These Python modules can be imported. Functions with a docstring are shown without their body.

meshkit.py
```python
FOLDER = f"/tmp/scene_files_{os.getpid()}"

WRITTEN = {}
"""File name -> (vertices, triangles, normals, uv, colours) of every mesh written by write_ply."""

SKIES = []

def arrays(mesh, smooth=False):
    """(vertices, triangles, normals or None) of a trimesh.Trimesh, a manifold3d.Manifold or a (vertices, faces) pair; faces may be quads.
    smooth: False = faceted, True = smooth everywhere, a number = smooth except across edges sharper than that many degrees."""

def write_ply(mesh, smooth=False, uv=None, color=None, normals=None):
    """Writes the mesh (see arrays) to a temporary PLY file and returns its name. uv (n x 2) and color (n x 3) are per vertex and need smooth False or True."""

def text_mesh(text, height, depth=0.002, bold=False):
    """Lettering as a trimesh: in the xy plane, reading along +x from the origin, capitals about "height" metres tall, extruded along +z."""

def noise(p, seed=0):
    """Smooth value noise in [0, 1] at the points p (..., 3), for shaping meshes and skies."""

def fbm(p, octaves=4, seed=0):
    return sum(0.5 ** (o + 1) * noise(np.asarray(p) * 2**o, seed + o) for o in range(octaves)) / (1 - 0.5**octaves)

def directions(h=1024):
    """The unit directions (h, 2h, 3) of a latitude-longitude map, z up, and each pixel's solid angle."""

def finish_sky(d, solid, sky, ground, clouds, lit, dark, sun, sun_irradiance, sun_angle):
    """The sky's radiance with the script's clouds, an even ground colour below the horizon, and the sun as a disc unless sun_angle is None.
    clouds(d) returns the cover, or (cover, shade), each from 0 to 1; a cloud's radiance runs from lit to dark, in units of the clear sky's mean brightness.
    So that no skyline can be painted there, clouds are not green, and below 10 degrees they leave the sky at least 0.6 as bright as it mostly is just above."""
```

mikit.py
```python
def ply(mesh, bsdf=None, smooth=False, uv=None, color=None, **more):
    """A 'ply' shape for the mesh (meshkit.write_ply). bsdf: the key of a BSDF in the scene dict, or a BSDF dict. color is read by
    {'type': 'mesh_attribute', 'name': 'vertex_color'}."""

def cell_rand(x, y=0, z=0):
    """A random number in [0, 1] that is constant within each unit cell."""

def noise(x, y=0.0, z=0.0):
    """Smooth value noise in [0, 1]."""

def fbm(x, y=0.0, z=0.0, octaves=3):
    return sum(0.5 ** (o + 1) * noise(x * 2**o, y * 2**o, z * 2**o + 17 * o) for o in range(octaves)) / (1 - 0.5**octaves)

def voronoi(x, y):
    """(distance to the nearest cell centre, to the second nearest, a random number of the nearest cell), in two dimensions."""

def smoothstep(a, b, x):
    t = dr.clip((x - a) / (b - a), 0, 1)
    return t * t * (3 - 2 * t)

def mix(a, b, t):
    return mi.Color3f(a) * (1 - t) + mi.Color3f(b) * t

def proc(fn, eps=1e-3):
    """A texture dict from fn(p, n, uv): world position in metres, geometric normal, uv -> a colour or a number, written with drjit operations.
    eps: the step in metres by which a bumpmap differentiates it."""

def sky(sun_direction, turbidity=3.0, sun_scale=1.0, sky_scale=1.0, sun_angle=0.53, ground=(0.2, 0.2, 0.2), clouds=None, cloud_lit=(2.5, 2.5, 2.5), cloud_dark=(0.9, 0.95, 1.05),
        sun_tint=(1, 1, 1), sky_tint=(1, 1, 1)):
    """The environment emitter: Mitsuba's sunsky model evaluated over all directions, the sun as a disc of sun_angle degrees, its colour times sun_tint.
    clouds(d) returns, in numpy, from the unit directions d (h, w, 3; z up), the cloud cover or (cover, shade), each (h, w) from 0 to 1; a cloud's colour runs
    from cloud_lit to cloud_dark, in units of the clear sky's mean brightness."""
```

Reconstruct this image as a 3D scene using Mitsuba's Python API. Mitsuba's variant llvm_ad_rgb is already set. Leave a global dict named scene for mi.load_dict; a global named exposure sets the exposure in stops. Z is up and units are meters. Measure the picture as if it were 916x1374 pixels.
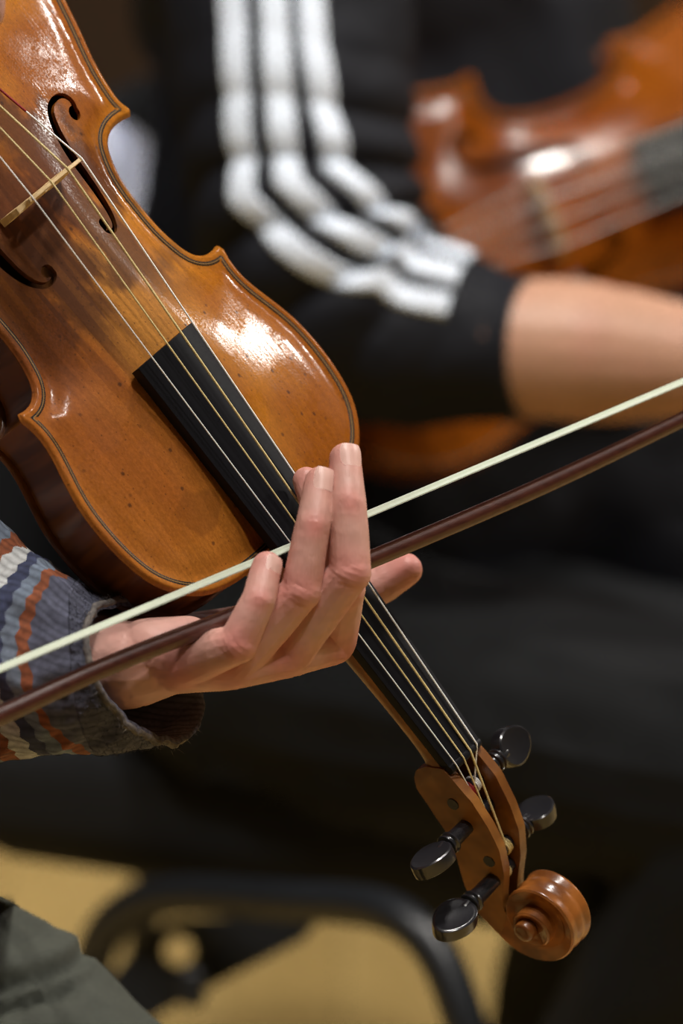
import math, random, numpy as np, trimesh, mitsuba as mi, drjit as dr, mikit, meshkit
import manifold3d as m3, shapely
from shapely.geometry import Polygon, LineString, Point
from shapely.ops import unary_union
from scipy.spatial import Delaunay
from scipy.interpolate import CubicSpline, PchipInterpolator
from scipy.ndimage import distance_transform_edt, gaussian_filter, map_coordinates
random.seed(3); np.random.seed(3)
T4 = mi.ScalarTransform4f
# ------------------------------------------------------------------ camera, light levels, exposure
PITCH, CAM_H = math.radians(16.0), 1.54
W, H = 916, 1374
FPX = H / 36.0 * 200.0                      # 200 mm lens on a 24 x 36 frame held upright
C0 = np.array([0, 0, CAM_H])
RT, FW, UP = np.array([1., 0, 0]), np.array([0, math.cos(PITCH), -math.sin(PITCH)]), np.array([0, math.sin(PITCH), math.cos(PITCH)])
exposure = -0.8
LAMP = 430.0
KEY = 2.0
WINDOW = 5.0
scene, labels = {}, {}
scene['camera'] = {'type': 'thinlens', 'fov': 2 * math.degrees(math.atan(W / 2 / FPX)), 'fov_axis': 'x', 'aperture_radius': 0.0225,
                   'focus_distance': 2.615, 'near_clip': 0.05, 'far_clip': 60.0,
                   'to_world': T4().look_at(origin=C0.tolist(), target=(C0 + FW).tolist(), up=UP.tolist())}


def cw(p):
    """camera frame in mm (right, down, forward) -> world in m"""
    p = np.asarray(p, float) / 1000.0
    return C0 + p[..., :1] * RT - p[..., 1:2] * UP + p[..., 2:3] * FW


def px(x, y, d):
    """pixel and depth (mm) -> camera frame in mm"""
    return np.array([(x - W / 2) / FPX * d, (y - H / 2) / FPX * d, d], float)


def wc(w):
    """world m -> camera mm"""
    q = (np.asarray(w, float) - C0) * 1000
    return np.stack([q @ RT, -(q @ UP), q @ FW], -1)


# ------------------------------------------------------------------ materials
def lin(r, g, b):
    c = np.array([r, g, b], float) / 255
    return np.where(c < 0.04045, c / 12.92, ((c + 0.055) / 1.055) ** 2.4).tolist()


def rgb(c):
    return {'type': 'rgb', 'value': list(map(float, c))}


def mat(name, color, rough=0.5, spec=0.5, metal=0.0, coat=0.0, coatg=0.9, sheen=0.0, bump=None, bscale=1.0):
    d = {'type': 'principled', 'base_color': color if isinstance(color, dict) else rgb(color), 'roughness': rough, 'specular': spec,
         'metallic': metal, 'clearcoat': coat, 'clearcoat_gloss': coatg, 'sheen': sheen}
    if bump is not None:
        d = {'type': 'bumpmap', 'arbitrary': bump, 'scale': bscale, 'bsdf': d}
    scene[name] = {'type': 'twosided', 'bsdf': d}
    return name


VCOL = {'type': 'mesh_attribute', 'name': 'vertex_color'}
ss, mix, noise, fbm, vor = mikit.smoothstep, mikit.mix, mikit.noise, mikit.fbm, mikit.voronoi


def spot(x, y, cx, cy, rx, ry):
    return dr.exp(-(dr.square((x - cx) / rx) + dr.square((y - cy) / ry)))


def top_col(p, n, uv):
    x, y = uv.x, uv.y
    big = fbm(x * 0.022 + 3, y * 0.018 + 7, 1.5, 3)
    c = mix((0.29, 0.084, 0.009), (0.46, 0.168, 0.017), ss(0.3, 0.7, big))
    c = mix(c, (0.31, 0.090, 0.022), 0.85 * spot(x, y, 55, 262, 40, 80))          # redder varnish left on the treble bout
    gold = ss(0.35, 0.65, fbm(x * 0.05, y * 0.012 + 4, 3.0, 3)) * dr.exp(-dr.square(x / 30)) * ss(150, 190, y) * (1 - ss(255, 300, y))
    c = mix(c, (0.43, 0.185, 0.034), 0.8 * gold)
    gr = noise(x * 1.05 + 0.6 * noise(x * 0.1, y * 0.01), y * 0.006, 2.0)
    c = c * (0.88 + 0.16 * gr)
    # grime by the bridge and in old runs along the grain
    gm = fbm(x * 0.07 + 9, y * 0.035, 5.0, 4)
    dark = ss(0.42, 0.62, gm + 0.38 * spot(x, y, 18, 168, 32, 38) + 0.18 * spot(x, y, 24, 205, 30, 40) - 0.10 * ss(35, 60, dr.abs(x)))
    c = mix(c, (0.055, 0.018, 0.010), 0.78 * dark * ss(70, 45, dr.abs(x)) * ss(250, 215, y))
    c = mix(c, (0.20, 0.062, 0.012), 0.5 * ss(1.0, 0.6, dr.square((x - 38) / 13) + dr.square((y - 318) / 11) + 0.9 * (noise(x * 0.18, y * 0.18, 4.0) - 0.5)))
    c = c * (0.88 + 0.24 * noise(x * 1.7, y * 0.9, 12.0)) * (0.92 + 0.16 * noise(x * 3.1, y * 2.2, 14.0))
    st = ss(0.62, 0.75, noise(x * 0.55 + 4, y * 0.016, 8.0)) * spot(x, y, 22, 190, 26, 60)
    c = mix(c, (0.07, 0.025, 0.012), 0.7 * st)
    d1, d2, r = vor(x * 0.11, y * 0.09)
    c = mix(c, (0.035, 0.014, 0.010), 0.7 * ss(0.11, 0.04, d1 / (0.25 + r)) * ss(0.7, 0.95, r))
    d1, d2, r = vor(x * 0.36 + 5, y * 0.28)
    c = mix(c, (0.05, 0.02, 0.012), 0.6 * ss(0.15, 0.05, d1 / (0.2 + r)) * ss(0.7, 1.0, r + 0.3 * spot(x, y, 10, 205, 22, 34)))
    return c


def top_rough(p, n, uv):
    return 0.09 + 0.13 * fbm(uv.x * 0.09, uv.y * 0.07, 4.0, 3)


def top_bump(p, n, uv):
    x, y = uv.x, uv.y
    return 0.00012 * fbm(x * 0.10, y * 0.06, 1.0, 2) + 0.000025 * noise(x * 1.1, y * 0.05, 3.0) + 0.000018 * noise(x * 1.6, y * 1.6, 6.0)


def top_wear(p, n, uv):
    """where the varnish is worn matt: between the f-holes and in patches"""
    x, y = uv.x, uv.y
    m = 0.9 * ss(46, 22, dr.abs(x + 4)) * ss(95, 130, y) * ss(275, 235, y)
    m = m + 0.75 * ss(0.44, 0.62, fbm(x * 0.06 + 2, y * 0.05, 6.0, 3)) + 0.5 * ss(0.55, 0.7, noise(x * 1.3, y * 1.3, 9.0))
    return dr.clip(m, 0, 0.96)


TOPC = mikit.proc(top_col)
scene['mat_top'] = {'type': 'blendbsdf', 'weight': mikit.proc(top_wear),
                    'a': {'type': 'twosided', 'bsdf': {'type': 'bumpmap', 'arbitrary': mikit.proc(top_bump, 4e-4), 'scale': 1.0, 'bsdf': {'type': 'principled', 'base_color': TOPC, 'roughness': mikit.proc(top_rough), 'specular': 0.22, 'clearcoat': 0.08, 'clearcoat_gloss': 0.95}}},
                    'b': {'type': 'twosided', 'bsdf': {'type': 'principled', 'base_color': TOPC, 'roughness': 0.55, 'specular': 0.12}}}


def rib_col(p, n, uv):
    fl = fbm(uv.x * 0.16 + 0.3 * noise(uv.y * 0.1, uv.x * 0.02), uv.y * 0.02, 2.0, 3)
    return mix((0.085, 0.025, 0.004), (0.17, 0.055, 0.009), ss(0.3, 0.7, fl))


mat('mat_rib', mikit.proc(rib_col), 0.32, coat=0.4)


def neck_col(p, n, uv):
    f = fbm(p.x * 60, p.y * 60, p.z * 60, 3)
    g = noise(p.x * 300 + p.z * 120, p.y * 260, p.z * 80)
    return mix((0.17, 0.058, 0.010), (0.31, 0.125, 0.026), ss(0.3, 0.7, f)) * (0.86 + 0.2 * g)


mat('mat_neck', mikit.proc(neck_col), 0.34, coat=0.4)


def scroll_col(p, n, uv):
    f = fbm(p.x * 90, p.y * 90, p.z * 90, 3)
    return mix((0.14, 0.042, 0.008), (0.33, 0.110, 0.020), ss(0.3, 0.7, f))


mat('mat_scroll', mikit.proc(scroll_col), 0.22, coat=0.8, coatg=0.95)
mat('mat_edge', (0.36, 0.165, 0.045), 0.35, coat=0.4)
mat('mat_purf', (0.018, 0.012, 0.008), 0.5, spec=0.2)
mat('mat_purf2', (0.22, 0.12, 0.035), 0.5, spec=0.2)
mat('mat_ebony', (0.009, 0.009, 0.011), 0.42, spec=0.1)
mat('mat_peg', (0.012, 0.012, 0.015), 0.2, spec=0.6, coat=0.6)
mat('mat_maple', mikit.proc(lambda p, n, uv: mix((0.52, 0.36, 0.17), (0.72, 0.54, 0.29), fbm(p.x * 300, p.y * 300, p.z * 60, 2))), 0.5)
mat('mat_string_e', (0.74, 0.73, 0.70), 0.35, spec=0.6)
mat('mat_gut', mikit.proc(lambda p, n, uv: mix((0.55, 0.44, 0.19), (0.74, 0.62, 0.31), noise(p.x * 900, p.y * 900, p.z * 900))), 0.4, spec=0.6)
mat('mat_silver', (0.86, 0.86, 0.85), 0.3, spec=0.9)
mat('mat_red', (0.25, 0.012, 0.012), 0.6)
mat('mat_darkstring', (0.20, 0.19, 0.18), 0.35, metal=0.6)
mat('mat_stick', mikit.proc(lambda p, n, uv: mix((0.050, 0.013, 0.009), (0.085, 0.024, 0.015), noise(p.x * 160, p.y * 500, p.z * 500))), 0.3, spec=0.6, coat=0.5)
mat('mat_hair', mikit.proc(lambda p, n, uv: mix((0.40, 0.45, 0.35), (0.54, 0.58, 0.47), noise(uv.x * 0.01, uv.y * 3.0, 0.0))), 0.6)
mat('mat_skin', VCOL, 0.46, spec=0.45, bump=mikit.proc(lambda p, n, uv: 0.00016 * fbm(p.x * 700, p.y * 700, p.z * 700, 2) + 0.0003 * fbm(p.x * 160, p.y * 160, p.z * 160, 2), 3e-4))
mat('mat_nail', (0.66, 0.40, 0.34), 0.38, spec=0.45)
mat('mat_hairdark', (0.03, 0.018, 0.010), 0.5)
mat('mat_black_cloth', mikit.proc(lambda p, n, uv: mix((0.0042, 0.0047, 0.0075), (0.0095, 0.0105, 0.0155), fbm(p.x * 20, p.y * 20, p.z * 20, 2))), 0.7, spec=0.25)
mat('mat_trouser_black', (0.005, 0.0058, 0.0068), 0.75, spec=0.25)
mat('mat_stripe', (0.74, 0.82, 0.92), 0.6, sheen=0.2)
mat('mat_white', (0.82, 0.86, 0.98), 0.8)
mat('mat_shoe', (0.012, 0.011, 0.010), 0.35)


def trouser_col(p, n, uv):
    w = noise(p.x * 900, p.y * 900, p.z * 900)
    return mix((0.022, 0.025, 0.018), (0.050, 0.054, 0.040), 0.6 * w + 0.4 * fbm(p.x * 30, p.y * 30, p.z * 30, 2))


mat('mat_trouser', mikit.proc(trouser_col), 0.85, sheen=0.2)
mat('mat_chair_metal', (0.010, 0.012, 0.015), 0.38, spec=0.5, coat=0.2)
mat('mat_chair_cloth', (0.010, 0.011, 0.013), 0.8, spec=0.3)
mat('mat_chrome', (0.5, 0.5, 0.52), 0.2, metal=1.0)


def floor_col(p, n, uv):
    k = dr.floor(p.x / 0.09)
    g = fbm(p.x * 45, p.y * 2.2 + 9 * mikit.cell_rand(k), 2.0, 3)
    c = mix((0.40, 0.265, 0.085), (0.52, 0.36, 0.13), 0.6 * g + 0.4 * mikit.cell_rand(k, dr.floor(p.y / 1.3 + 7 * mikit.cell_rand(k, 3)), 2))
    fx = p.x / 0.09 - k
    return c * (1 - 0.45 * ss(0.02, 0.0, dr.minimum(fx, 1 - fx)))


mat('mat_floor', mikit.proc(floor_col), 0.38, spec=0.4)
mat('mat_wall_wood', mikit.proc(lambda p, n, uv: mix((0.022, 0.010, 0.005), (0.040, 0.018, 0.009), fbm(p.x * 9, p.y * 9, p.z * 1.2, 3))), 0.5)
mat('mat_wall', (0.07, 0.06, 0.05), 0.8)
mat('mat_ceiling', (0.10, 0.095, 0.09), 0.9)
mat('mat_lampbody', (0.5, 0.5, 0.5), 0.5)

# knitwear: bands by uv.x (mm from the cuff), stitches by uv.y (stitch number round the sleeve)
KB = [(0, 52, 'plain'), (52, 59, 'rust'), (59, 67, 'slate'), (67, 74, 'navy'), (74, 83, 'white'), (83, 90, 'rust'), (90, 99, 'slate'), (99, 106, 'white'), (106, 115, 'navy'), (115, 122, 'rust'), (122, 135, 'teal')]
KC = {'plain': (0.070, 0.074, 0.110), 'rust': (0.20, 0.060, 0.025), 'teal': (0.10, 0.16, 0.19), 'white': (0.42, 0.43, 0.43), 'navy': (0.035, 0.042, 0.085), 'slate': (0.13, 0.16, 0.21)}


def knit_col(p, n, uv):
    s, k = uv.x, uv.y
    zig = 2.2 * dr.abs(2 * (k * 0.5 - dr.floor(k * 0.5)) - 1)
    u = s + zig + 4.0 * (noise(k * 0.15, s * 0.05, 1.0) - 0.5)
    u = u - 135 * dr.floor(u / 135)
    c = mi.Color3f(KC['plain'])
    for a, b, nm in KB[1:]:
        c = dr.select((u >= a) & (u < b), mi.Color3f(KC[nm]), c)
    c = c * (0.62 + 0.75 * fbm(p.x * 420, p.y * 420, p.z * 420, 2))
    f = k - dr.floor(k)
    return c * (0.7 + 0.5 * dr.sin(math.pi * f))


def cuff_col(p, n, uv):
    c = mix((0.035, 0.037, 0.060), (0.105, 0.110, 0.155), fbm(p.x * 110, p.y * 110, p.z * 110, 3))
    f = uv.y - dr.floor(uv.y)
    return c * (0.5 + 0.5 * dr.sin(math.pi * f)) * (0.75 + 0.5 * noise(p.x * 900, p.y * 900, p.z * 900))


mat('mat_knit', mikit.proc(knit_col), 0.95, sheen=0.6)
mat('mat_cuff', mikit.proc(cuff_col), 0.95, sheen=0.6)
mat('mat_cuff_rim', mikit.proc(lambda p, n, uv: mix((0.055, 0.05, 0.055), (0.17, 0.15, 0.13), noise(p.x * 500, p.y * 500, p.z * 500))), 0.95, sheen=0.6)


# ------------------------------------------------------------------ helpers
def free(key):
    if key not in scene:
        return key
    i = 1
    while f'{key}_{i:03d}' in scene:
        i += 1
    return f'{key}_{i:03d}'


def add(key, mesh, bsdf, smooth=35, uv=None, color=None, **lab):
    key = free(key)
    scene[key] = mikit.ply(mesh, bsdf, smooth, uv=uv, color=color)
    if lab:
        labels[key] = lab
    return key


def fixn(m):
    """consistent outward winding"""
    m = trimesh.Trimesh(np.asarray(m.vertices), np.asarray(m.faces), process=False)
    if m.volume < 0:
        m.invert()
    return m


def frames(P, ref):
    P = np.asarray(P, float)
    t = np.gradient(P, axis=0)
    t /= np.linalg.norm(t, axis=1, keepdims=True)
    e1 = np.asarray(ref, float) - t * (t @ np.asarray(ref, float))[:, None]
    e1 /= np.linalg.norm(e1, axis=1, keepdims=True)
    return t, e1, np.cross(t, e1)


def ptframes(P):
    P = np.asarray(P, float)
    t = np.gradient(P, axis=0)
    t /= np.linalg.norm(t, axis=1, keepdims=True) + 1e-12
    a = np.eye(3)[np.argmin(np.abs(t[0]))]
    e = a - t[0] * (a @ t[0])
    out = []
    for k in range(len(P)):
        e = e - t[k] * (e @ t[k])
        e /= np.linalg.norm(e)
        out.append(e)
    e1 = np.array(out)
    return t, e1, np.cross(t, e1)


def loft(rings, caps=True, closed=True):
    """rings (m, n, 3) -> trimesh"""
    R = np.asarray(rings, float)
    m, n = R.shape[:2]
    v = R.reshape(-1, 3)
    f = []
    i, j = np.meshgrid(np.arange(m - 1), np.arange(n if closed else n - 1), indexing='ij')
    a, b = i * n + j, i * n + (j + 1) % n
    c, d = a + n, b + n
    f = np.concatenate([np.stack([a, c, b], -1).reshape(-1, 3), np.stack([b, c, d], -1).reshape(-1, 3)])
    if caps and closed:
        v = np.vstack([v, R[0].mean(0), R[-1].mean(0)])
        k = np.arange(n)
        f = np.vstack([f, np.stack([np.full(n, m * n), k, (k + 1) % n], -1), np.stack([np.full(n, m * n + 1), (m - 1) * n + (k + 1) % n, (m - 1) * n + k], -1)])
    return trimesh.Trimesh(v, f, process=False)


def tube(P, r, n=12, caps=True):
    P = np.asarray(P, float)
    r = np.broadcast_to(np.asarray(r, float), (len(P),))
    t, e1, e2 = ptframes(P)
    a = np.arange(n) / n * 2 * np.pi
    R = P[:, None] + r[:, None, None] * (np.cos(a)[None, :, None] * e1[:, None] + np.sin(a)[None, :, None] * e2[:, None])
    return fixn(loft(R, caps))


def lathe(prof, n=32):
    """prof [(axis, radius)] around +x axis"""
    a = np.arange(n) / n * 2 * np.pi
    R = np.array([[(h, r * math.cos(t), r * math.sin(t)) for t in a] for h, r in prof])
    return fixn(loft(R))


def spline(pts, n):
    P = np.asarray(pts, float)
    s = np.r_[0, np.cumsum(np.linalg.norm(np.diff(P, axis=0), axis=1) ** 0.5)]
    return CubicSpline(s, P)(np.linspace(0, s[-1], n))


def xf(mesh, f):
    m = trimesh.Trimesh(f(np.asarray(mesh.vertices)), np.asarray(mesh.faces), process=False)
    return m


def sph(p, r, n=20):
    return m3.Manifold.sphere(float(r), n).translate([float(x) for x in p])


def bone(*prs):
    """hull of spheres ((point, radius), ...)"""
    return m3.Manifold.batch_hull([sph(p, r) for p, r in prs])


def blob(bones, length, iters=10, subtract=None):
    m = bones[0]
    for b in bones[1:]:
        m = m + b
    if subtract is not None:
        m = m - subtract
    mm = m.refine_to_length(length).to_mesh()
    t = trimesh.Trimesh(mm.vert_properties[:, :3], mm.tri_verts, process=True)
    t.merge_vertices()
    trimesh.smoothing.filter_taubin(t, lamb=0.5, nu=0.52, iterations=iters)
    return t


def box(c, s):
    return trimesh.creation.box(extents=s, transform=trimesh.transformations.translation_matrix(c))


def rbox(c, s, r, n=16):
    h = np.array(s) / 2 - r
    pts = [np.array(c) + h * np.array(k) for k in np.ndindex(2, 2, 2) for k in [np.array(k) * 2 - 1]]
    m = m3.Manifold.batch_hull([sph(p, r, n) for p in pts]).to_mesh()
    return trimesh.Trimesh(m.vert_properties[:, :3], m.tri_verts, process=False)


# ------------------------------------------------------------------ the room
def wallbox(key, c, s, m):
    add(key, box(c, s), m, False, kind='structure')


X0, X1, Y0, Y1, ZC = -6.0, 7.0, -4.0, 6.6, 5.0
wallbox('floor', ((X0 + X1) / 2, (Y0 + Y1) / 2, -0.05), (X1 - X0 + .4, Y1 - Y0 + .4, 0.1), 'mat_floor')
wallbox('ceiling', ((X0 + X1) / 2, (Y0 + Y1) / 2, ZC + 0.05), (X1 - X0 + .4, Y1 - Y0 + .4, 0.1), 'mat_ceiling')
wallbox('wall_back', ((X0 + X1) / 2, Y1 + 0.1, ZC / 2), (X1 - X0 + .4, 0.2, ZC), 'mat_wall_wood')
wallbox('wall_front', ((X0 + X1) / 2, Y0 - 0.1, ZC / 2), (X1 - X0 + .4, 0.2, ZC), 'mat_wall')
wallbox('wall_left', (X0 - 0.1, (Y0 + Y1) / 2, ZC / 2), (0.2, Y1 - Y0, ZC), 'mat_wall')
wallbox('wall_right', (X1 + 0.1, (Y0 + Y1) / 2, ZC / 2), (0.2, Y1 - Y0, ZC), 'mat_wall')
wallbox('baseboard_back', ((X0 + X1) / 2, Y1 - 0.012, 0.06), (X1 - X0, 0.024, 0.12), 'mat_wall_wood')
# ceiling lamps: square panels hung under the ceiling
lamp_spots = [(5.35, 5.5), (5.75, 5.75), (0.3, 2.0), (-1.9, 2.4), (1.2, 0.6), (0.6, 3.1)]
for lx, ly in lamp_spots:
    k = free('ceiling__lamp_panel')
    k0 = k + '__housing'
    scene[k0] = mikit.ply(box((lx, ly, ZC - 0.26), (0.36, 0.36, 0.08)), 'mat_lampbody')
    q = np.array([[-.15, -.15, 0], [-.15, .15, 0], [.15, .15, 0], [.15, -.15, 0]]) + (lx, ly, ZC - 0.302)
    scene[k] = {**mikit.ply((q, [[0, 1, 2], [0, 2, 3]]), 'mat_lampbody'), 'emitter': {'type': 'area', 'radiance': rgb(np.array([1.0, 0.95, 0.89]) * LAMP * (KEY if ly > 5 else 1.0))}}

# ------------------------------------------------------------------ violins (local frame in mm: x to treble, y to the scroll, z up from the belly edge)
OUT = [[(0, 0), (22, 0.6), (42, 4), (62, 11.5), (80, 24), (95, 43), (102.3, 61), (104, 76), (102.6, 89), (99.7, 99), (96.3, 110), (92.4, 121), (89, 132), (86.8, 143), (86.4, 150), (88.2, 155.6)],
       [(86.0, 158.2), (79, 157.0), (71.5, 157.6), (65.2, 161), (60.6, 168), (57.4, 177), (55.9, 187), (55.5, 197), (55.8, 207.5), (57.6, 218), (60.6, 226), (65.8, 230.9), (71.5, 232.2), (76.2, 231.4)],
       [(77.6, 234.6), (76.4, 239.5), (75.9, 247.5), (77.9, 258.5), (81.3, 270), (83.8, 280.5), (84.9, 291), (84.8, 303), (83.4, 315), (80, 327), (72.6, 338.6), (62, 347.4), (48, 352.4), (30, 354.6), (12, 355), (0, 355)]]


def outline():
    half = []
    for seg in OUT:
        P = np.array(seg, float)
        s = np.r_[0, np.cumsum(np.linalg.norm(np.diff(P, axis=0), axis=1))]
        half.append(CubicSpline(s, P)(np.linspace(0, s[-1], int(s[-1] / 1.1))))
    half = np.vstack(half)
    left = half[::-1] * [-1, 1]
    return np.vstack([half[:-1], left[:-1]])


OUTL = outline()
OPOLY = Polygon(OUTL).buffer(0)
RES = 0.5
gx, gy = np.arange(-110, 110.1, RES), np.arange(-5, 360.1, RES)
GX, GY = np.meshgrid(gx, gy, indexing='ij')
MASK = shapely.contains_xy(OPOLY, GX.ravel(), GY.ravel()).reshape(GX.shape)
DIST = distance_transform_edt(MASK) * RES


def arch_raster(Hh):
    q = DIST / (DIST + 0.95 * np.abs(GX) + 1e-6)
    L = Hh * np.clip(1 - (np.abs(GY - 183) / 181) ** 3.0, 0, 1)
    g = np.sin(np.pi / 2 * np.clip(q, 0, 1)) ** 1.45
    return gaussian_filter(L * g * MASK, 3.0 / RES)


ARCH = {15.5: arch_raster(15.5), 14.0: arch_raster(14.0)}
EXT = LineString(np.vstack([OUTL, OUTL[:1]]))


def plate_z(x, y, Hh):
    d = shapely.distance(EXT, shapely.points(x, y))
    inside = shapely.contains_xy(OPOLY, x, y)
    d = np.where(inside, d, 0)
    a = map_coordinates(ARCH[Hh], [(x - gx[0]) / RES, (y - gy[0]) / RES], order=1)
    e = np.interp(d, [0, 0.35, 0.9, 1.8, 3.0, 4.2, 6.5, 10, 16], [-1.7, -0.7, -0.15, 0.05, 0.0, -0.25, -0.75, -0.7, 0])
    return e + a * np.clip((d - 3.5) / 9, 0, 1) ** 1.2


def ring_pts(poly, step):
    rr = []
    for g in (getattr(poly, 'geoms', None) or [poly]):
        for r in [g.exterior, *g.interiors]:
            n = max(8, int(r.length / step))
            rr.append(np.array([r.interpolate(i / n, True).coords[0] for i in range(n)]))
    return rr


def plate(Hh, holes=None, thick=2.8, flip=False):
    """closed arched plate; returns (vertices, faces, uv)"""
    poly = OPOLY if holes is None else OPOLY.difference(holes)
    bnd = [OUTL] + [r for r in (ring_pts(holes, 0.8) if holes is not None else [])]
    inner = []
    for d in (0.35, 0.9, 1.8, 3.0, 4.2, 6.5, 9):
        inner += ring_pts(OPOLY.buffer(-d), 1.6 if d < 7 else 2.4)
    hx, hy = np.meshgrid(np.arange(-104, 105, 2.4), np.arange(1, 355, 2.4))
    g = np.c_[hx.ravel(), hy.ravel()]
    g = g[shapely.contains_xy(OPOLY.buffer(-10.5), g[:, 0], g[:, 1])]
    ip = np.vstack(inner + [g])
    if holes is not None:
        near = holes.buffer(0.7)
        ip = ip[~shapely.contains_xy(near, ip[:, 0], ip[:, 1])]
    nb = [len(b) for b in bnd]
    P = np.vstack(bnd + [ip])
    tri = Delaunay(P).simplices
    c = P[tri].mean(1)
    tri = tri[shapely.contains_xy(poly, c[:, 0], c[:, 1])]
    v0 = P[tri]
    cr = np.cross(v0[:, 1] - v0[:, 0], v0[:, 2] - v0[:, 0])
    tri = tri[np.abs(cr) > 1e-6]
    cr = cr[np.abs(cr) > 1e-6]
    tri[cr < 0] = tri[cr < 0][:, ::-1]
    z = plate_z(P[:, 0], P[:, 1], Hh)
    top = np.c_[P, z]
    zb = np.minimum(z - thick, -1e9) if False else z - thick
    d = shapely.distance(EXT, shapely.points(P))
    zb = np.where(d < 8, -thick - 0.6 + 0.0 * z, zb)
    zb[:nb[0]] = -thick + 0.3
    bot = np.c_[P, zb]
    V, F, U = [top, bot], [tri, tri[:, ::-1] + len(P)], [P, P]
    off = 2 * len(P)
    at = 0
    for k, n in enumerate(nb):
        i = np.arange(n)
        a, b = at + i, at + (i + 1) % n
        wall = np.vstack([top[at:at + n], (top[at:at + n] + bot[at:at + n]) / 2, bot[at:at + n]])
        if k == 0:                                  # rounded overhang
            cen = P[at:at + n]
            nx = np.roll(cen, -1, 0) - np.roll(cen, 1, 0)
            nx = np.c_[nx[:, 1], -nx[:, 0]] / np.linalg.norm(nx, axis=1, keepdims=True)
            wall[n:2 * n, :2] += nx * 0.7
        for lvl in (0, 1):
            o = off + lvl * n
            F.append(np.c_[o + i, o + n + i, o + (i + 1) % n])
            F.append(np.c_[o + (i + 1) % n, o + n + i, o + n + (i + 1) % n])
        V.append(wall)
        U.append(np.vstack([P[at:at + n]] * 3))
        off += 3 * n
        at += n
    V, F, U = np.vstack(V), np.vstack(F), np.vstack(U)
    if flip:
        V = V * [1, 1, -1]
        F = F[:, ::-1]
    return V, F, U


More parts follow.
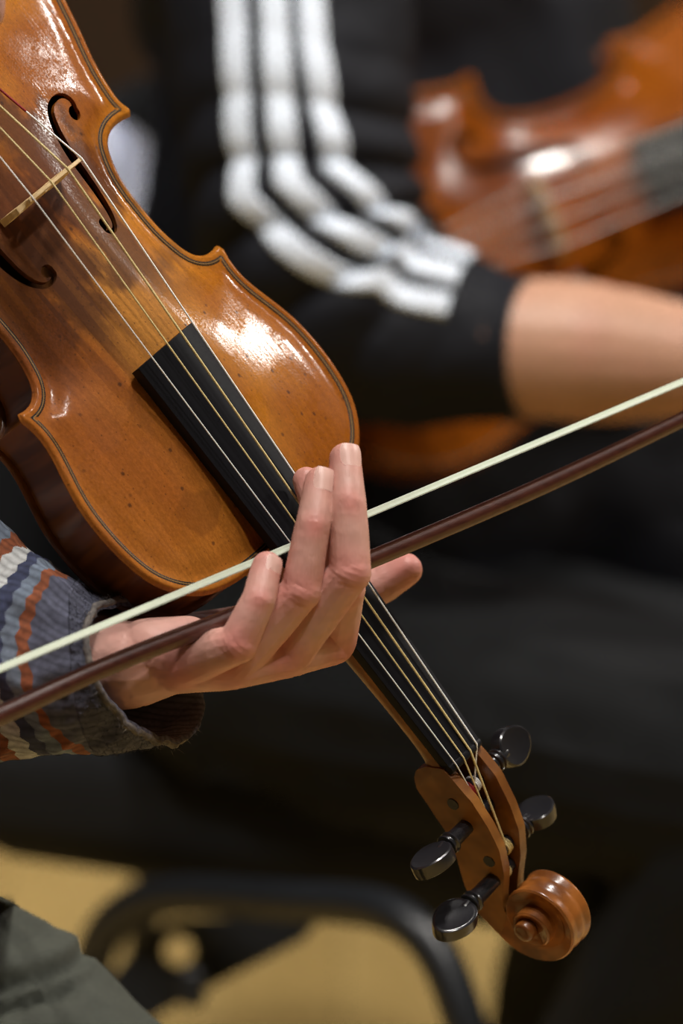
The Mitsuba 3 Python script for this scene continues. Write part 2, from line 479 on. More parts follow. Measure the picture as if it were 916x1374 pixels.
def fhole_poly():
    c = np.array([(-57.6, 139.4), (-59.0, 135.4), (-55.6, 131.2), (-49, 130.6), (-42.8, 133.8), (-38.7, 141), (-36.4, 149), (-35.2, 157), (-34.8, 166), (-33.9, 176), (-32.2, 184.5), (-29.4, 191.0), (-25.7, 194.4), (-21.8, 194.2), (-19.9, 191.6)])
    w = np.array([3.2, 2.8, 2.6, 3.0, 4.0, 5.2, 5.9, 6.1, 6.0, 5.4, 4.4, 3.3, 2.6, 2.4, 2.6]) / 2
    s = np.linspace(0, len(c) - 1, 90)
    cc, ww = CubicSpline(np.arange(len(c)), c)(s), np.interp(s, np.arange(len(c)), w)
    parts = [Point(*p).buffer(r, 10) for p, r in zip(cc, ww)]
    segs = [unary_union([parts[i], parts[i + 1]]).convex_hull for i in range(len(parts) - 1)]
    u = unary_union(segs + [Point(-56.2, 141.2).buffer(3.6, 12), Point(-21.6, 189.6).buffer(3.0, 12)]).buffer(0.05)
    g = Polygon(u.exterior)
    from shapely import affinity
    return unary_union([g, affinity.scale(g, -1, 1, origin=(0, 0))])


FH = fhole_poly()
STR_NUT, STR_BR = 5.69, 12.17
ZB, ZN = 41.8, 0.8


def strz(y):
    return ZN + (ZB - ZN) * (485 - y) / 325.0


def purf_strip(d0, d1, lift, Hh, flip=False):
    a, b = [], []
    outer = ring_pts(OPOLY.buffer(-d0, join_style=2), 1.5)[0]
    ip = LineString(np.vstack([ring_pts(OPOLY.buffer(-d1, join_style=2), 0.5)[0]] * 1))
    for p in outer:
        q = ip.interpolate(ip.project(Point(p))).coords[0]
        b.append(q)
    a, b = np.array(outer), np.array(b)
    za, zb = plate_z(a[:, 0], a[:, 1], Hh) + lift, plate_z(b[:, 0], b[:, 1], Hh) + lift
    n = len(a)
    V = np.vstack([np.c_[a, za - 0.4], np.c_[a, za], np.c_[b, zb], np.c_[b, zb - 0.4]])
    F = []
    i = np.arange(n)
    j = (i + 1) % n
    for k in range(3):
        F += [np.c_[k * n + i, k * n + j, (k + 1) * n + i], np.c_[k * n + j, (k + 1) * n + j, (k + 1) * n + i]]
    m = trimesh.Trimesh(V, np.vstack(F), process=False)
    if flip:
        m.vertices = m.vertices * [1, 1, -1]
    return m


def side_extrude(poly2, xin, xout, step=2.0):
    """extrude a (y,z) polygon between x = xin(y) and xout(y)"""
    ring = ring_pts(poly2, step)[0]
    pm = trimesh.creation.extrude_polygon(Polygon(ring), 1.0, engine='earcut')
    pv, pf = trimesh.remesh.subdivide_to_size(pm.vertices, pm.faces, 3.5)
    pm = trimesh.Trimesh(pv, pf, process=True)
    v = np.asarray(pm.vertices)
    a, b = xin(v[:, 0]), xout(v[:, 0])
    return fixn(trimesh.Trimesh(np.c_[a + (b - a) * v[:, 2], v[:, 0], v[:, 1]], pm.faces, process=False))


def scroll_mesh():
    cy, cz = 568.0, -31.0
    A = np.radians([-40, 0, 90, 180, 270, 360, 450, 540, 630, 720, 810])
    R = [31.0, 28.5, 22.6, 20.0, 17.0, 14.2, 12.0, 10.0, 8.2, 6.6, 5.2]
    Wd = [8.6, 8.4, 8.0, 8.4, 9.4, 11.0, 12.6, 14.2, 15.6, 16.8, 17.6]
    fr, fw = PchipInterpolator(A, R, extrapolate=True), PchipInterpolator(A, Wd, extrapolate=True)
    a0, a1 = A[0], A[-1]
    N = 220
    th = np.linspace(a0, a1, N)

    def pt(t, r, x):
        return np.stack([x + 0 * r, cy + r * np.sin(t), cz - r * np.cos(t)], -1)

    ms = []
    t2 = np.minimum(th + 2 * np.pi, a1 + 0 * th)
    for s in (1, -1):
        ro, ri = fr(th), np.where(th + 2 * np.pi <= a1, fr(t2) , 3.6)
        w = fw(th)
        wn = np.where(th + 2 * np.pi <= a1, fw(t2), 19.0)
        rows = [pt(th, ro - 0.2, s * (w - 0.9)), pt(th, ro - 0.9, s * w), pt(th, ro - 1.7, s * (w - 0.1))]
        for k, dz in ((0.3, 0.9), (0.65, 1.6), (0.98, 1.8)):
            rr = (ro - 1.7) * (1 - k) + ri * k
            rows.append(pt(th, rr, s * (w - dz * np.clip((th - a0) / 1.9, 0, 1))))
        rows.append(pt(th, ri + 0.0, s * (wn - 0.9)))
        G = np.array(rows)
        m = loft(np.transpose(G, (1, 0, 2)), caps=False, closed=False)
        ms.append(m)
        eye = lathe([(14.0, 5.2), (17.8, 5.0), (18.6, 4.7), (19.4, 3.4), (19.7, 0.01)], 24)
        ms.append(xf(eye, lambda v, s=s: v * [s, 1, 1] + [0, cy, cz]))
    t1 = np.linspace(a0, a0 + 2 * np.pi * 0.93, 90)
    ro, w = fr(t1), fw(t1) - 0.9
    rows = [pt(t1, ro - 0.2, w), pt(t1, ro, w - 0.8), pt(t1, ro - 0.8, w * 0.55), pt(t1, ro - 0.7, w * 0.3), pt(t1, ro - 0.1, 0 * w), pt(t1, ro - 0.7, -w * 0.3), pt(t1, ro - 0.8, -w * 0.55), pt(t1, ro, -w + 0.8), pt(t1, ro - 0.2, -w)]
    ms.append(loft(np.transpose(np.array(rows), (1, 0, 2)), caps=False, closed=False))
    core = lathe([(-13, 5.5), (13, 5.5)], 24)
    ms.append(xf(core, lambda v: v + [0, cy, cz]))
    body = lathe([(-7.5, 16), (7.5, 16)], 32)
    ms.append(xf(body, lambda v: v + [0, cy, cz]))
    return trimesh.util.concatenate(ms)


def peg_meshes(side, roll, wall=12.6, out=0.0):
    """a peg along x; side = -1: head beyond the bass wall. Returns shaft, collar, head meshes (before moving to its y, z)"""
    sh = lathe([(-wall - 0.6, 3.0), (-wall - 0.2, 3.1), (wall, 3.9), (wall + out + 5.5, 4.2), (wall + out + 6.5, 4.3)], 24)
    wall_ = wall
    wall = wall + out
    kx = 1.0 + max(out, 0) * 0.022
    co = lathe([(wall + 5.2, 4.2), (wall + 5.8, 5.4), (wall + 6.8, 5.6), (wall + 7.6, 4.6), (wall + 8.2, 4.5), (wall + 8.8, 5.4), (wall + 9.8, 5.4), (wall + 10.6, 4.2)], 32)
    # thumb piece: an oval disc, dished, its plane holding the axis
    L0 = wall + 9.5
    hull = m3.Manifold.batch_hull([sph((L0 + 0.5, 0, 0), 3.9), sph((L0 + 4, 0, 0), 3.6)]).to_mesh()
    stem = trimesh.Trimesh(hull.vert_properties[:, :3], hull.tri_verts, process=False)
    a = np.arange(40) / 40 * 2 * np.pi
    rings = []
    for zt, k in ((-3.0, 0.02), (-3.0, 0.5), (-3.5, 0.80), (-3.6, 0.90), (-3.0, 0.98), (0, 1.0), (3.0, 0.98), (3.6, 0.90), (3.5, 0.80), (3.0, 0.5), (3.0, 0.02)):
        rings.append(np.c_[L0 + 10.6 * kx + 10.4 * kx * k * np.cos(a), 9.6 * k * np.sin(a) * (1 - 0.13 * np.cos(a)), 0 * a + zt])
    disc = fixn(loft(np.array(rings)))
    hd = trimesh.util.concatenate([stem, disc])
    c, s = math.cos(roll), math.sin(roll)

    def f(v):
        v = np.c_[v[:, 0], c * v[:, 1] - s * v[:, 2], s * v[:, 1] + c * v[:, 2]]
        return v * [side, 1, 1]
    out = []
    for m in (sh, co, hd):
        q = xf(m, f)
        if side < 0:
            q.invert()
        out.append(q)
    return out


PEGS = [(499.5, -15.5, -1, -0.25, 2.0), (512.0, -20.0, 1, 1.15, 6.5), (532.0, -25.5, -1, 0.95, -1.5), (541.0, -33.5, 1, 0.7, 10.5)]


def bridge_mesh():
    top = [(-19.5, 38.5), (-12, 41.2), (0, 42.0), (12, 41.2), (19.5, 38.5)]
    arc = CubicSpline([p[0] for p in top], [p[1] for p in top])
    xs = np.linspace(-19.5, 19.5, 25)
    pts = [(x, arc(x) - 0.4) for x in xs]
    right = [(19.8, 36.5), (18.2, 34), (15.6, 32.0), (14.8, 29.5), (16.2, 27.5), (19.2, 26), (20.6, 22), (20.8, 15.0), (21.0, 13.0), (11.5, 13.4), (10.5, 16.5), (6, 19.2)]
    pts += right + [(0, 20)] + [(-x, z) for x, z in right[::-1]]
    P = Polygon(pts).buffer(0)
    heart = Point(0, 30.5).buffer(2.6).union(Point(-2.0, 32).buffer(2.0)).union(Point(2.0, 32).buffer(2.0))
    kid = unary_union([Point(s * 13.2, 22.0).buffer(2.6) for s in (-1, 1)])
    P = P.difference(heart).difference(kid)
    m = trimesh.creation.extrude_polygon(P, 1.0, engine='earcut')
    m = m.subdivide()
    v = np.asarray(m.vertices)
    t = 0.7 + (42 - v[:, 1]) / 29 * 1.2
    V = np.c_[v[:, 0], 160 + (v[:, 2] - 0.5) * 2 * t, v[:, 1]]
    return fixn(trimesh.Trimesh(V, m.faces, process=False))


def build_violin(key, to_w, fb_end=250.0, xs=-4.35, modern=False, mats=None):
    M = dict(top='mat_top', rib='mat_rib', neck='mat_neck', scroll='mat_scroll')
    M.update(mats or {})
    w = lambda v: to_w(np.asarray(v))
    ws = lambda v: to_w(np.asarray(v) + [xs, 0, 0])
    V, F, U = plate(15.5, FH)
    add(f'{key}__belly', trimesh.Trimesh(ws(V), F, process=False), M['top'], True, uv=U)
    V, F, U = plate(14.0, None, flip=True)
    add(f'{key}__back', trimesh.Trimesh(ws(V + [0, 0, -36.6]), F, process=False), M['rib'], True, uv=U)
    # ribs
    r0 = ring_pts(OPOLY.buffer(-2.8, join_style=2), 1.6)[0]
    s = np.r_[0, np.cumsum(np.linalg.norm(np.diff(r0, axis=0), axis=1))]
    n = len(r0)
    nb = np.roll(r0, -1, 0) - np.roll(r0, 1, 0)
    nb = np.c_[-nb[:, 1], nb[:, 0]] / np.linalg.norm(nb, axis=1, keepdims=True)
    if Polygon(r0).exterior.is_ccw is False:
        nb = -nb
    rows = [np.c_[r0, np.full(n, -3.0)], np.c_[r0, np.full(n, -18.0)], np.c_[r0, np.full(n, -33.6)], np.c_[r0 + nb * 1.4, np.full(n, -33.6)], np.c_[r0 + nb * 1.4, np.full(n, -3.0)], np.c_[r0, np.full(n, -3.0)]]
    m = loft(np.array(rows), caps=False)
    uvr = np.vstack([np.c_[s, q[:, 2]] for q in rows])
    add(f'{key}__ribs', trimesh.Trimesh(ws(m.vertices), m.faces, process=False), M['rib'], 40 if False else False, uv=uvr, label='brown flamed side ribs')
    # purfling: black bands with a pale line
    add(f'{key}__purfling', xf(purf_strip(3.4, 5.5, 0.05, 15.5), ws), 'mat_purf', True, label='black and pale inlaid line round the belly edge')
    add(f'{key}__purfling__inlay', xf(purf_strip(4.15, 4.75, 0.09, 15.5), ws), 'mat_purf2', True)
    # neck with heel, lofted
    ys = np.r_[np.linspace(352, 390, 20), np.linspace(394, 487, 24)]
    hw = np.interp(ys, [352, 485, 488], [16.4, 11.6, 11.6])
    fbz = lambda y: strz(y) - np.interp(y, [250, 485], [4.2, 0.7])
    fbe = lambda y: fbz(y) - np.interp(y, [250, 485], [4.2, 1.6])
    thick_e = lambda y: np.interp(y, [250, 485], [7.5, 5.6])
    zt = fbe(ys) - thick_e(ys)
    zb = PchipInterpolator([350, 356, 363, 371, 384, 430, 462, 474, 482, 488], [-38, -36, -27, -20, -15.8, -15.6, -16.8, -19, -23.5, -26])(ys)
    rings = []
    a = np.linspace(0, np.pi, 19)
    for y, h, t, b in zip(ys, hw, zt, zb):
        ca, sa = np.cos(a), np.sin(a)
        low = np.c_[h * np.sign(ca) * np.abs(ca) ** 0.75, np.full(19, y), t + (b - t) * sa ** 0.85]
        rings.append(low)
    neck = fixn(loft(np.array(rings)))
    add(f'{key}__neck', xf(neck, w), M['neck'], 40)
    # pegbox
    wo = lambda y: np.interp(y, [476, 484, 500, 530, 548, 575], [11.4, 13.2, 13.0, 10.8, 8.75, 8.5])
    side = Polygon([(483, -5), (490, -4.2), (503, -4.2), (518, -8.6), (530, -14.2), (541, -24.4), (549, -35.5), (554, -42), (560, -45), (566, -58.8), (549, -60.4), (536, -52.4), (523, -42.3), (508, -34), (494, -30.8), (485, -29.5), (479.5, -26.8), (477, -22.5), (478, -15)])
    sm = Polygon(side).buffer(1.5).buffer(-3.0).buffer(1.5)
    pw = [side_extrude(sm, lambda y: s_ * (wo(y) - 5.0), lambda y: s_ * wo(y), 1.6) for s_ in (1, -1)]
    fl = Polygon([(478, -8), (487, -12), (489, -22), (508, -25), (524, -33.5), (538, -44.5), (549, -52), (556, -45), (563, -42), (566, -58.5), (549, -60), (536, -52), (523, -42), (508, -33.6), (494, -30.4), (485, -29.2), (479.5, -26.5), (477.5, -22.5)])
    pw.append(side_extrude(fl, lambda y: -(wo(y) - 4.5), lambda y: (wo(y) - 4.5), 2.0))
    pw.append(side_extrude(Polygon([(480, -20), (479, -26), (485, -29.3), (494, -30.6), (508, -33.8), (523, -42.2), (536, -52.3), (549, -60.2), (560, -60), (556, -56), (548, -55), (538, -47), (524, -36.5), (508, -28), (494, -25)]), lambda y: -wo(y) + 0.5, lambda y: wo(y) - 0.5, 2.0))
    add(f'{key}__pegbox', xf(trimesh.util.concatenate(pw), w), M['neck'], 30)
    add(f'{key}__scroll', xf(scroll_mesh(), w), M['scroll'], 40, label='carved spiral scroll')
    # fingerboard
    yf = np.linspace(fb_end, 483.6, 40)
    rings = []
    for y in yf:
        h = np.interp(y, [250, 485], [20.9, 12.2])
        c, e, t = fbz(y), fbe(y), thick_e(y)
        u = np.linspace(-1, 1, 17)
        topc = np.c_[h * u * 0.985, np.full(17, y), e + (c - e) * (1 - u * u)]
        rings.append(np.vstack([topc, [[h, y, e - 0.5], [h * 0.94, y, e - t], [-h * 0.94, y, e - t], [-h, y, e - 0.5]]]))
    R = np.array(rings)
    first = R[0].copy()
    first = np.where(first[:, 2:3] > 1e9, first, first)
    add(f'{key}__fingerboard', xf(fixn(loft(R)), w), 'mat_ebony', 30, label='black ebony fingerboard')
    # nut
    yn = np.array([483.6, 484.2, 485.3, 486.6, 487.4])
    rings = []
    for y, dz in zip(yn, (-0.1, 0.45, 0.55, 0.2, -0.6)):
        u = np.linspace(-1, 1, 13)
        e, c = fbe(485), fbz(485)
        rings.append(np.vstack([np.c_[12.1 * u, np.full(13, y), e + (c - e) * (1 - u * u) + dz], [[12.1, y, e - 6], [-12.1, y, e - 6]]]))
    add(f'{key}__nut', xf(fixn(loft(np.array(rings))), w), 'mat_ebony', 30)
    add(f'{key}__bridge', xf(bridge_mesh(), w), 'mat_maple', 30, label='pale maple bridge')
    # tailpiece, gut and button
    yt = np.linspace(4, 105, 26)
    rings = []
    for y in yt:
        h = np.interp(y, [4, 30, 90, 105], [9, 11, 20, 21.5])
        z0 = np.interp(y, [4, 105], [9, 31])
        u = np.linspace(-1, 1, 13)
        rings.append(np.vstack([np.c_[h * u, np.full(13, y), z0 + 4.5 * (1 - u * u)], [[h * .8, y, z0 - 4], [-h * .8, y, z0 - 4]]]))
    add(f'{key}__tailpiece', xf(fixn(loft(np.array(rings))), w), 'mat_ebony', 30, label='black tailpiece')
    add(f'{key}__tail_gut', xf(trimesh.util.concatenate([tube(spline([(s_ * 5, 8, 8), (s_ * 5, 0, 3), (s_ * 3, -5, -6), (s_ * 2.0, -6, -15)], 16), 0.9, 8) for s_ in (-1, 1)]), ws), 'mat_gut')
    btn = lathe([(-7, 2.5), (0, 3.2), (1.5, 5.5), (5, 6.6), (7, 5.6), (8.4, 0.01)], 24)
    add(f'{key}__end_button', xf(btn, lambda v: ws(np.c_[v[:, 1], -2 - v[:, 0], v[:, 2] - 17])), 'mat_ebony', 30)
    # pegs
    for (py, pz, sd, roll, po) in PEGS:
        k = free(f'{key}__peg')
        wall = float(wo(py))
        a_, b_, c_ = [xf(q, lambda v: w(v + [0, py, pz])) for q in peg_meshes(sd, roll, wall, po)]
        scene[k] = mikit.ply(trimesh.util.concatenate([a_, c_]), 'mat_peg', 35)
        scene[k + '__collar'] = mikit.ply(b_, 'mat_peg', 35)
    # strings: E A D G
    rad = (0.34, 0.42, 0.55, 0.45)
    sm_ = ('mat_string_e', 'mat_gut', 'mat_gut', 'mat_silver') if not modern else ('mat_silver', 'mat_string_e', 'mat_silver', 'mat_string_e')
    names = ('pale thin gut string, nearest the palm', 'yellow gut string, second from the palm', 'thick yellow gut string, third from the palm', 'bright silver string, farthest from the palm')
    pegi = (1, 3, 2, 0)
    for i, q in enumerate((1.5, 0.5, -0.5, -1.5)):
        zbr = ZB - (2.5 if abs(q) > 1 else 0) + rad[i] * 0.3
        zn_ = ZN + 0.05 - (abs(q) - 0.5) * 0.3
        py, pz, sd, roll, po = PEGS[pegi[i]]
        xp = (-0.4 * sd + q * 1.2) * 1.5
        A = np.array([q * 7.5, 104, 33.6 - abs(q)])
        B = np.array([q * STR_BR, 160, zbr])
        N_ = np.array([q * STR_NUT + 0.9, 485.2, zn_])
        Pg = np.array([xp, py - 1.0, pz + 3.9])
        pts = np.vstack([np.linspace(A, B, 12)[:-1], np.linspace(B, N_, 60), np.linspace(N_, Pg, 12)[1:]])
        tt = np.linspace(0, 2.2 * 2 * np.pi, 60)
        hx = np.c_[xp + sd * tt / (2 * np.pi) * rad[i] * 2.3, py + 3.9 * np.sin(tt - 0.24), pz + 3.9 * np.cos(tt - 0.24)]
        pts = np.vstack([pts, hx])
        k = add(f'{key}__string', xf(tube(pts, rad[i] if not modern else rad[i] * 1.3, 8), w), sm_[i], True)
        if not modern:
            labels[k] = {'label': names[i]}
            if i == 3:
                add(f'{k}__silk', xf(tube(np.linspace(A, A + (B - A) * 0.42, 8), 0.56, 8), w), 'mat_red', True, label='red silk winding')
                tt = np.linspace(0, 4.0 * 2 * np.pi, 90)
                hx = np.c_[xp + 2.4 + tt / (2 * np.pi) * 1.2, py + 4.3 * np.sin(tt), pz + 4.3 * np.cos(tt)]
                add(f'{k}__silk', xf(tube(hx, 0.7, 8), w), 'mat_red', True, label='red silk winding on the peg')
    if modern:
        for q in (1.5, 0.5, -0.5, -1.5):
            tn = trimesh.util.concatenate([rbox((q * 7.5, 98, 36 - abs(q)), (3.0, 16, 3.0), 1.0, 8), xf(lathe([(0, 2.4), (4, 2.4), (5, 1.6)], 12), lambda v: np.c_[v[:, 1] + q * 7.5, v[:, 2] + 96, v[:, 0] + 37 - abs(q)])])
            add(f'{key}__fine_tuner', xf(tn, w), 'mat_chrome', 30)


RV = np.array([[-0.57357469, 0.63778433, 0.51404594], [0.53031001, 0.76739126, -0.36039137], [-0.62432633, 0.06589234, -0.77837962]])
TV = np.array([-251.306084, -260.300589, 2604.111461])
vcam = lambda v: np.asarray(v, float) @ RV.T + TV
build_violin('violin', lambda v: cw(vcam(v)))
labels['violin'] = {'label': 'worn honey-brown violin with black fingerboard and carved scroll, held by its neck in the foreground', 'category': 'violin'}


def viola_top(p, n, uv):
    f = fbm(uv.x * 0.03, uv.y * 0.02, 2.0, 3)
    return mix((0.17, 0.036, 0.003), (0.31, 0.080, 0.006), ss(0.3, 0.7, f))


mat('mat_viola', mikit.proc(viola_top), 0.12, spec=0.22, coat=0.05, coatg=0.97)
mat('mat_viola_rib', (0.20, 0.05, 0.007), 0.3, coat=0.5)
RA = np.array([[0.38568590, 0.91619551, 0.10877583], [0.92010388, -0.37322873, -0.11878198], [-0.06822925, 0.14589760, -0.98694410]])
TA = np.array([-47.904802, -106.275330, 3428.408736])
build_violin('viola', lambda v: cw((np.asarray(v, float) * 1.15) @ RA.T + TA), fb_end=216.0, xs=0, modern=True, mats=dict(top='mat_viola', rib='mat_viola_rib', neck='mat_viola_rib', scroll='mat_viola_rib'))
labels['viola'] = {'label': 'blurred glossy red-brown viola tucked under the arm in the black striped sleeve', 'category': 'viola'}

# ------------------------------------------------------------------ bow
bd = lambda x: 2513 + 0.195 * x
stick_px = [(-260, 1066), (-120, 1010), (0, 960), (105, 911), (210, 867), (304, 831), (400, 791), (496, 751), (610, 703), (718, 656), (815, 611), (908, 566), (1010, 518), (1120, 466)]
S = spline([px(x, y, bd(x)) for x, y in stick_px], 160)
hl = [px(-265, 1007, bd(-265)), px(1125, 425, bd(1125))]
u = np.linspace(0, 1, 160)
add('bow__stick', xf(tube(S, np.interp(u, [0, .15, 0.7, 1], [4.6, 4.6, 4.2, 3.1]), 16), cw), 'mat_stick', 60, label='dark red-brown wooden stick')
Hc = np.linspace(px(-265, 1008.5, bd(-265)), px(1125, 424, bd(1125)), 60)
t, e1, e2 = frames(Hc, (0, -0.27, 1.0))
wd = np.linspace(4.9, 4.4, 60)[:, None]
R = np.stack([Hc + e1 * wd + e2 * .35, Hc + e1 * wd * .5 + e2 * .55, Hc + e2 * .6, Hc - e1 * wd * .5 + e2 * .55, Hc - e1 * wd + e2 * .35, Hc - e1 * wd - e2 * .35, Hc - e2 * .5, Hc + e1 * wd - e2 * .35], 1)
m = fixn(loft(R))
uvh = np.vstack([np.c_[np.repeat(np.arange(60) * 8.0, 8), np.tile(np.arange(8), 60)], [[0, 0], [480, 0]]])
add('bow__hair', trimesh.Trimesh(cw(m.vertices), m.faces, process=False), 'mat_hair', True, uv=uvh, label='flat ribbon of pale greenish-white horsehair')
# frog and head, at the two ends beyond the frame
fa, fb_ = px(-255, 1064, bd(-255)), px(-255, 1009, bd(-255))
fd = (px(-150, 1022, bd(-150)) - fa)
fd /= np.linalg.norm(fd)
frog = [fa + fd * -2, fa + fd * 34, fb_ + fd * 28, fb_ + fd * -2]
fr_m = bone(*[(p, 4.0) for p in frog]).to_mesh()
add('bow__frog', xf(trimesh.Trimesh(fr_m.vert_properties[:, :3], fr_m.tri_verts, process=False), cw), 'mat_ebony', 30)
ha, hb = px(1120, 466, bd(1120)), px(1128, 424, bd(1128))
hd_m = bone((ha, 3.2), (hb, 2.6), (px(1150, 440, bd(1150)), 1.6)).to_mesh()
add('bow__head', xf(trimesh.Trimesh(hd_m.vert_properties[:, :3], hd_m.tri_verts, process=False), cw), 'mat_stick', 30)
labels['bow'] = {'label': 'slender dark brown bow with pale hair, laid across behind the foreground fingers', 'category': 'bow'}


# ------------------------------------------------------------------ skin colouring and hands
def skin_cols(v, joints, base=(0.58, 0.32, 0.265), red=(0.57, 0.20, 0.17), seed=1):
    n1 = meshkit.fbm(v / 14.0, 3, seed)[:, None]
    n2 = meshkit.fbm(v / 4.0, 2, seed + 5)[:, None]
    k = np.zeros(len(v))
    for p, r in joints:
        k = np.maximum(k, np.exp(-(np.linalg.norm(v - p, axis=1) / r) ** 2))
    k = np.clip(k[:, None] * 0.8 + 0.5 * (n1 - 0.5), 0, 1)
    c = np.array(base) * (1 - k) + np.array(red) * k
    return np.clip(c * (0.90 + 0.2 * n2), 0, 1)


def simple_hand(wr, d, n, s, curl=0.9, k=1.0):
    """five-fingered hand, mm: wrist point, direction, palm normal (towards which the fingers curl), s = side of the thumb"""
    d, n = np.array(d, float), np.array(n, float)
    d /= np.linalg.norm(d)
    n -= d * (n @ d)
    n /= np.linalg.norm(n)
    b = np.cross(d, n) * s
    B = []
    kn = []
    for i, (o, ln) in enumerate(zip((27, 9, -9, -25), (42, 46, 43, 34))):
        mc = wr + d * (88 - abs(i - 1) * 4) * k + b * o * k
        kn.append(mc)
        p, ang = mc, 0.35
        for seg, r0, r1 in ((ln, 10, 9), (ln * .62, 9, 8.2), (ln * .5, 8.2, 7)):
            ang += curl * 0.75
            q = p + (d * math.cos(ang) + n * math.sin(ang)) * seg * k
            B.append(bone((p, r0 * k), (q, r1 * k)))
            p = q
    for i in range(3):
        B.append(bone((wr + b * 14 * k, 19 * k), (wr - b * 12 * k, 19 * k), (kn[i], 12 * k), (kn[i + 1], 12 * k)))
    th = [wr + b * 18 * k + d * 18 * k, wr + b * 42 * k + d * 48 * k + n * 18 * k, wr + b * 44 * k + d * 78 * k + n * 34 * k, wr + b * 36 * k + d * 102 * k + n * 44 * k]
    for p, q, r0, r1 in zip(th, th[1:], (16, 11, 9.5), (11, 9.5, 7.5)):
        B.append(bone((p, r0 * k), (q, r1 * k)))
    return B


def head_bones(c, f, up, k=1.0):
    """head from hulls of spheres: skull, jaw, nose, ears, lips, brow; c = centre, f = face direction"""
    f, up = np.array(f, float), np.array(up, float)
    f /= np.linalg.norm(f)
    up -= f * (up @ f)
    up /= np.linalg.norm(up)
    r = np.cross(f, up)
    g = lambda a, b, h: c + (f * a + r * b + up * h) * k
    B = [bone((g(-18, 0, 25), 82 * k), (g(10, 0, 30), 74 * k)),
         bone((g(52, 0, 42), 34 * k), (g(40, 30, 20), 36 * k), (g(40, -30, 20), 36 * k), (g(68, 0, -88), 22 * k), (g(30, 36, -62), 26 * k), (g(30, -36, -62), 26 * k), (g(-20, 0, 10), 66 * k)),
         bone((g(86, 0, 14), 8 * k), (g(102, 0, -22), 9 * k), (g(84, 0, -26), 13 * k)),
         bone((g(82, 16, -50), 7 * k), (g(88, 0, -50), 9 * k), (g(82, -16, -50), 7 * k)),
         bone((g(80, 26, 26), 9 * k), (g(88, 0, 26), 8 * k), (g(80, -26, 26), 9 * k))]
    for s in (-1, 1):
        B.append(bone((g(-8, s * 78, 12), 9 * k), (g(-14, s * 82, 22), 10 * k), (g(-8, s * 78, -20), 7 * k)))
    return B, g


# ------------------------------------------------------------------ the violinist in the foreground
J = dict(
    iM=(px(446, 860, 2618), 11.2), iP=(px(463, 790, 2590), 9.4), iD=(px(434, 704, 2603), 8.2), iT=(px(411, 645, 2612), 6.6),
    mM=(px(384, 876, 2592), 11.4), mP=(px(469, 768, 2570), 9.7), mD=(px(466, 674, 2572), 8.7), mT=(px(463, 616, 2580), 7.4),
    rM=(px(312, 892, 2582), 11.6), rP=(px(403, 794, 2566), 9.2), rD=(px(420, 704, 2566), 8.2), rT=(px(429, 647, 2574), 7.2),
    pM=(px(243, 890, 2578), 12.0), pP=(px(318, 864, 2557), 9.0), pD=(px(347, 805, 2555), 7.8), pT=(px(358, 760, 2562), 6.6))
wrA, wrB = px(172, 893, 2592), px(172, 880, 2626)
SK = []
for f_ in 'imrp':
    for a_, b_ in (('M', 'P'), ('P', 'D'), ('D', 'T')):
        SK.append(bone(J[f_ + a_], J[f_ + b_]))
    p, r = J[f_ + 'P']
    SK.append(sph(p + np.array([0.3, 0.2, -0.4]), r * 1.0))
wri = [(wrA, 20.0), (wrB, 20.0)]
order = ['pM', 'rM', 'mM', 'iM']
for a_, b_ in zip(order, order[1:]):
    SK.append(bone(J[a_], J[b_], (px(215, 888, 2594), 15.5), (px(225, 880, 2622), 16.0)))
SK.append(bone(*wri, (px(230, 886, 2590), 15.5), (px(240, 876, 2630), 15.5)))
# little-finger side and thumb side of the palm
SK.append(bone((px(196, 872, 2588), 14.5), (px(252, 862, 2590), 12.0), J['pM']))
thb = [(px(250, 866, 2638), 15.0), (px(352, 846, 2664), 13.5), (px(452, 812, 2672), 10.4), (px(512, 782, 2672), 9.6), (px(545, 764, 2670), 7.6)]
for a_, b_ in zip(thb, thb[1:]):
    SK.append(bone(a_, b_))
SK.append(bone((px(250, 866, 2638), 15.0), (px(352, 846, 2660), 10.0), (px(400, 858, 2628), 8.0), (px(320, 880, 2610), 10.0)))
elbow = px(-500, 868, 2690)
shoulderL = np.array([-430., -150, 2760])
SK.append(bone(*wri, (px(60, 890, 2618), 27.0)))
SK.append(bone((px(60, 890, 2618), 27.0), (elbow, 42)))
SK.append(bone((elbow, 42), (shoulderL, 52)))
hc = np.array([-237., -293, 2540])
fdir = np.array([0.80, 0.45, -0.12])
updir = np.array([0.25, -0.93, -0.25])
HB, hg = head_bones(hc, fdir, updir)
SK += HB
neckb = np.array([-420., -195, 2600])
SK.append(bone((hg(-20, 0, -60), 52), (neckb, 60)))
chest, belly = np.array([-470., -60, 2620]), np.array([-495., 190, 2690])
shoulderR = np.array([-470., -140, 2440])
elbR, wriR = np.array([-470., 130, 2370]), px(-330, 1060, 2450)
SK.append(bone((shoulderL, 60), (shoulderR, 60), (chest, 105), (neckb, 70)))
SK.append(bone((chest, 108), (belly, 115)))
SK.append(bone((shoulderR, 52), (elbR, 40)))
SK.append(bone((elbR, 40), (wriR, 26)))
SK += simple_hand(wriR, px(-200, 1035, 2470) - wriR, (0.1, -0.2, 1.0), -1, 0.8, 0.95)
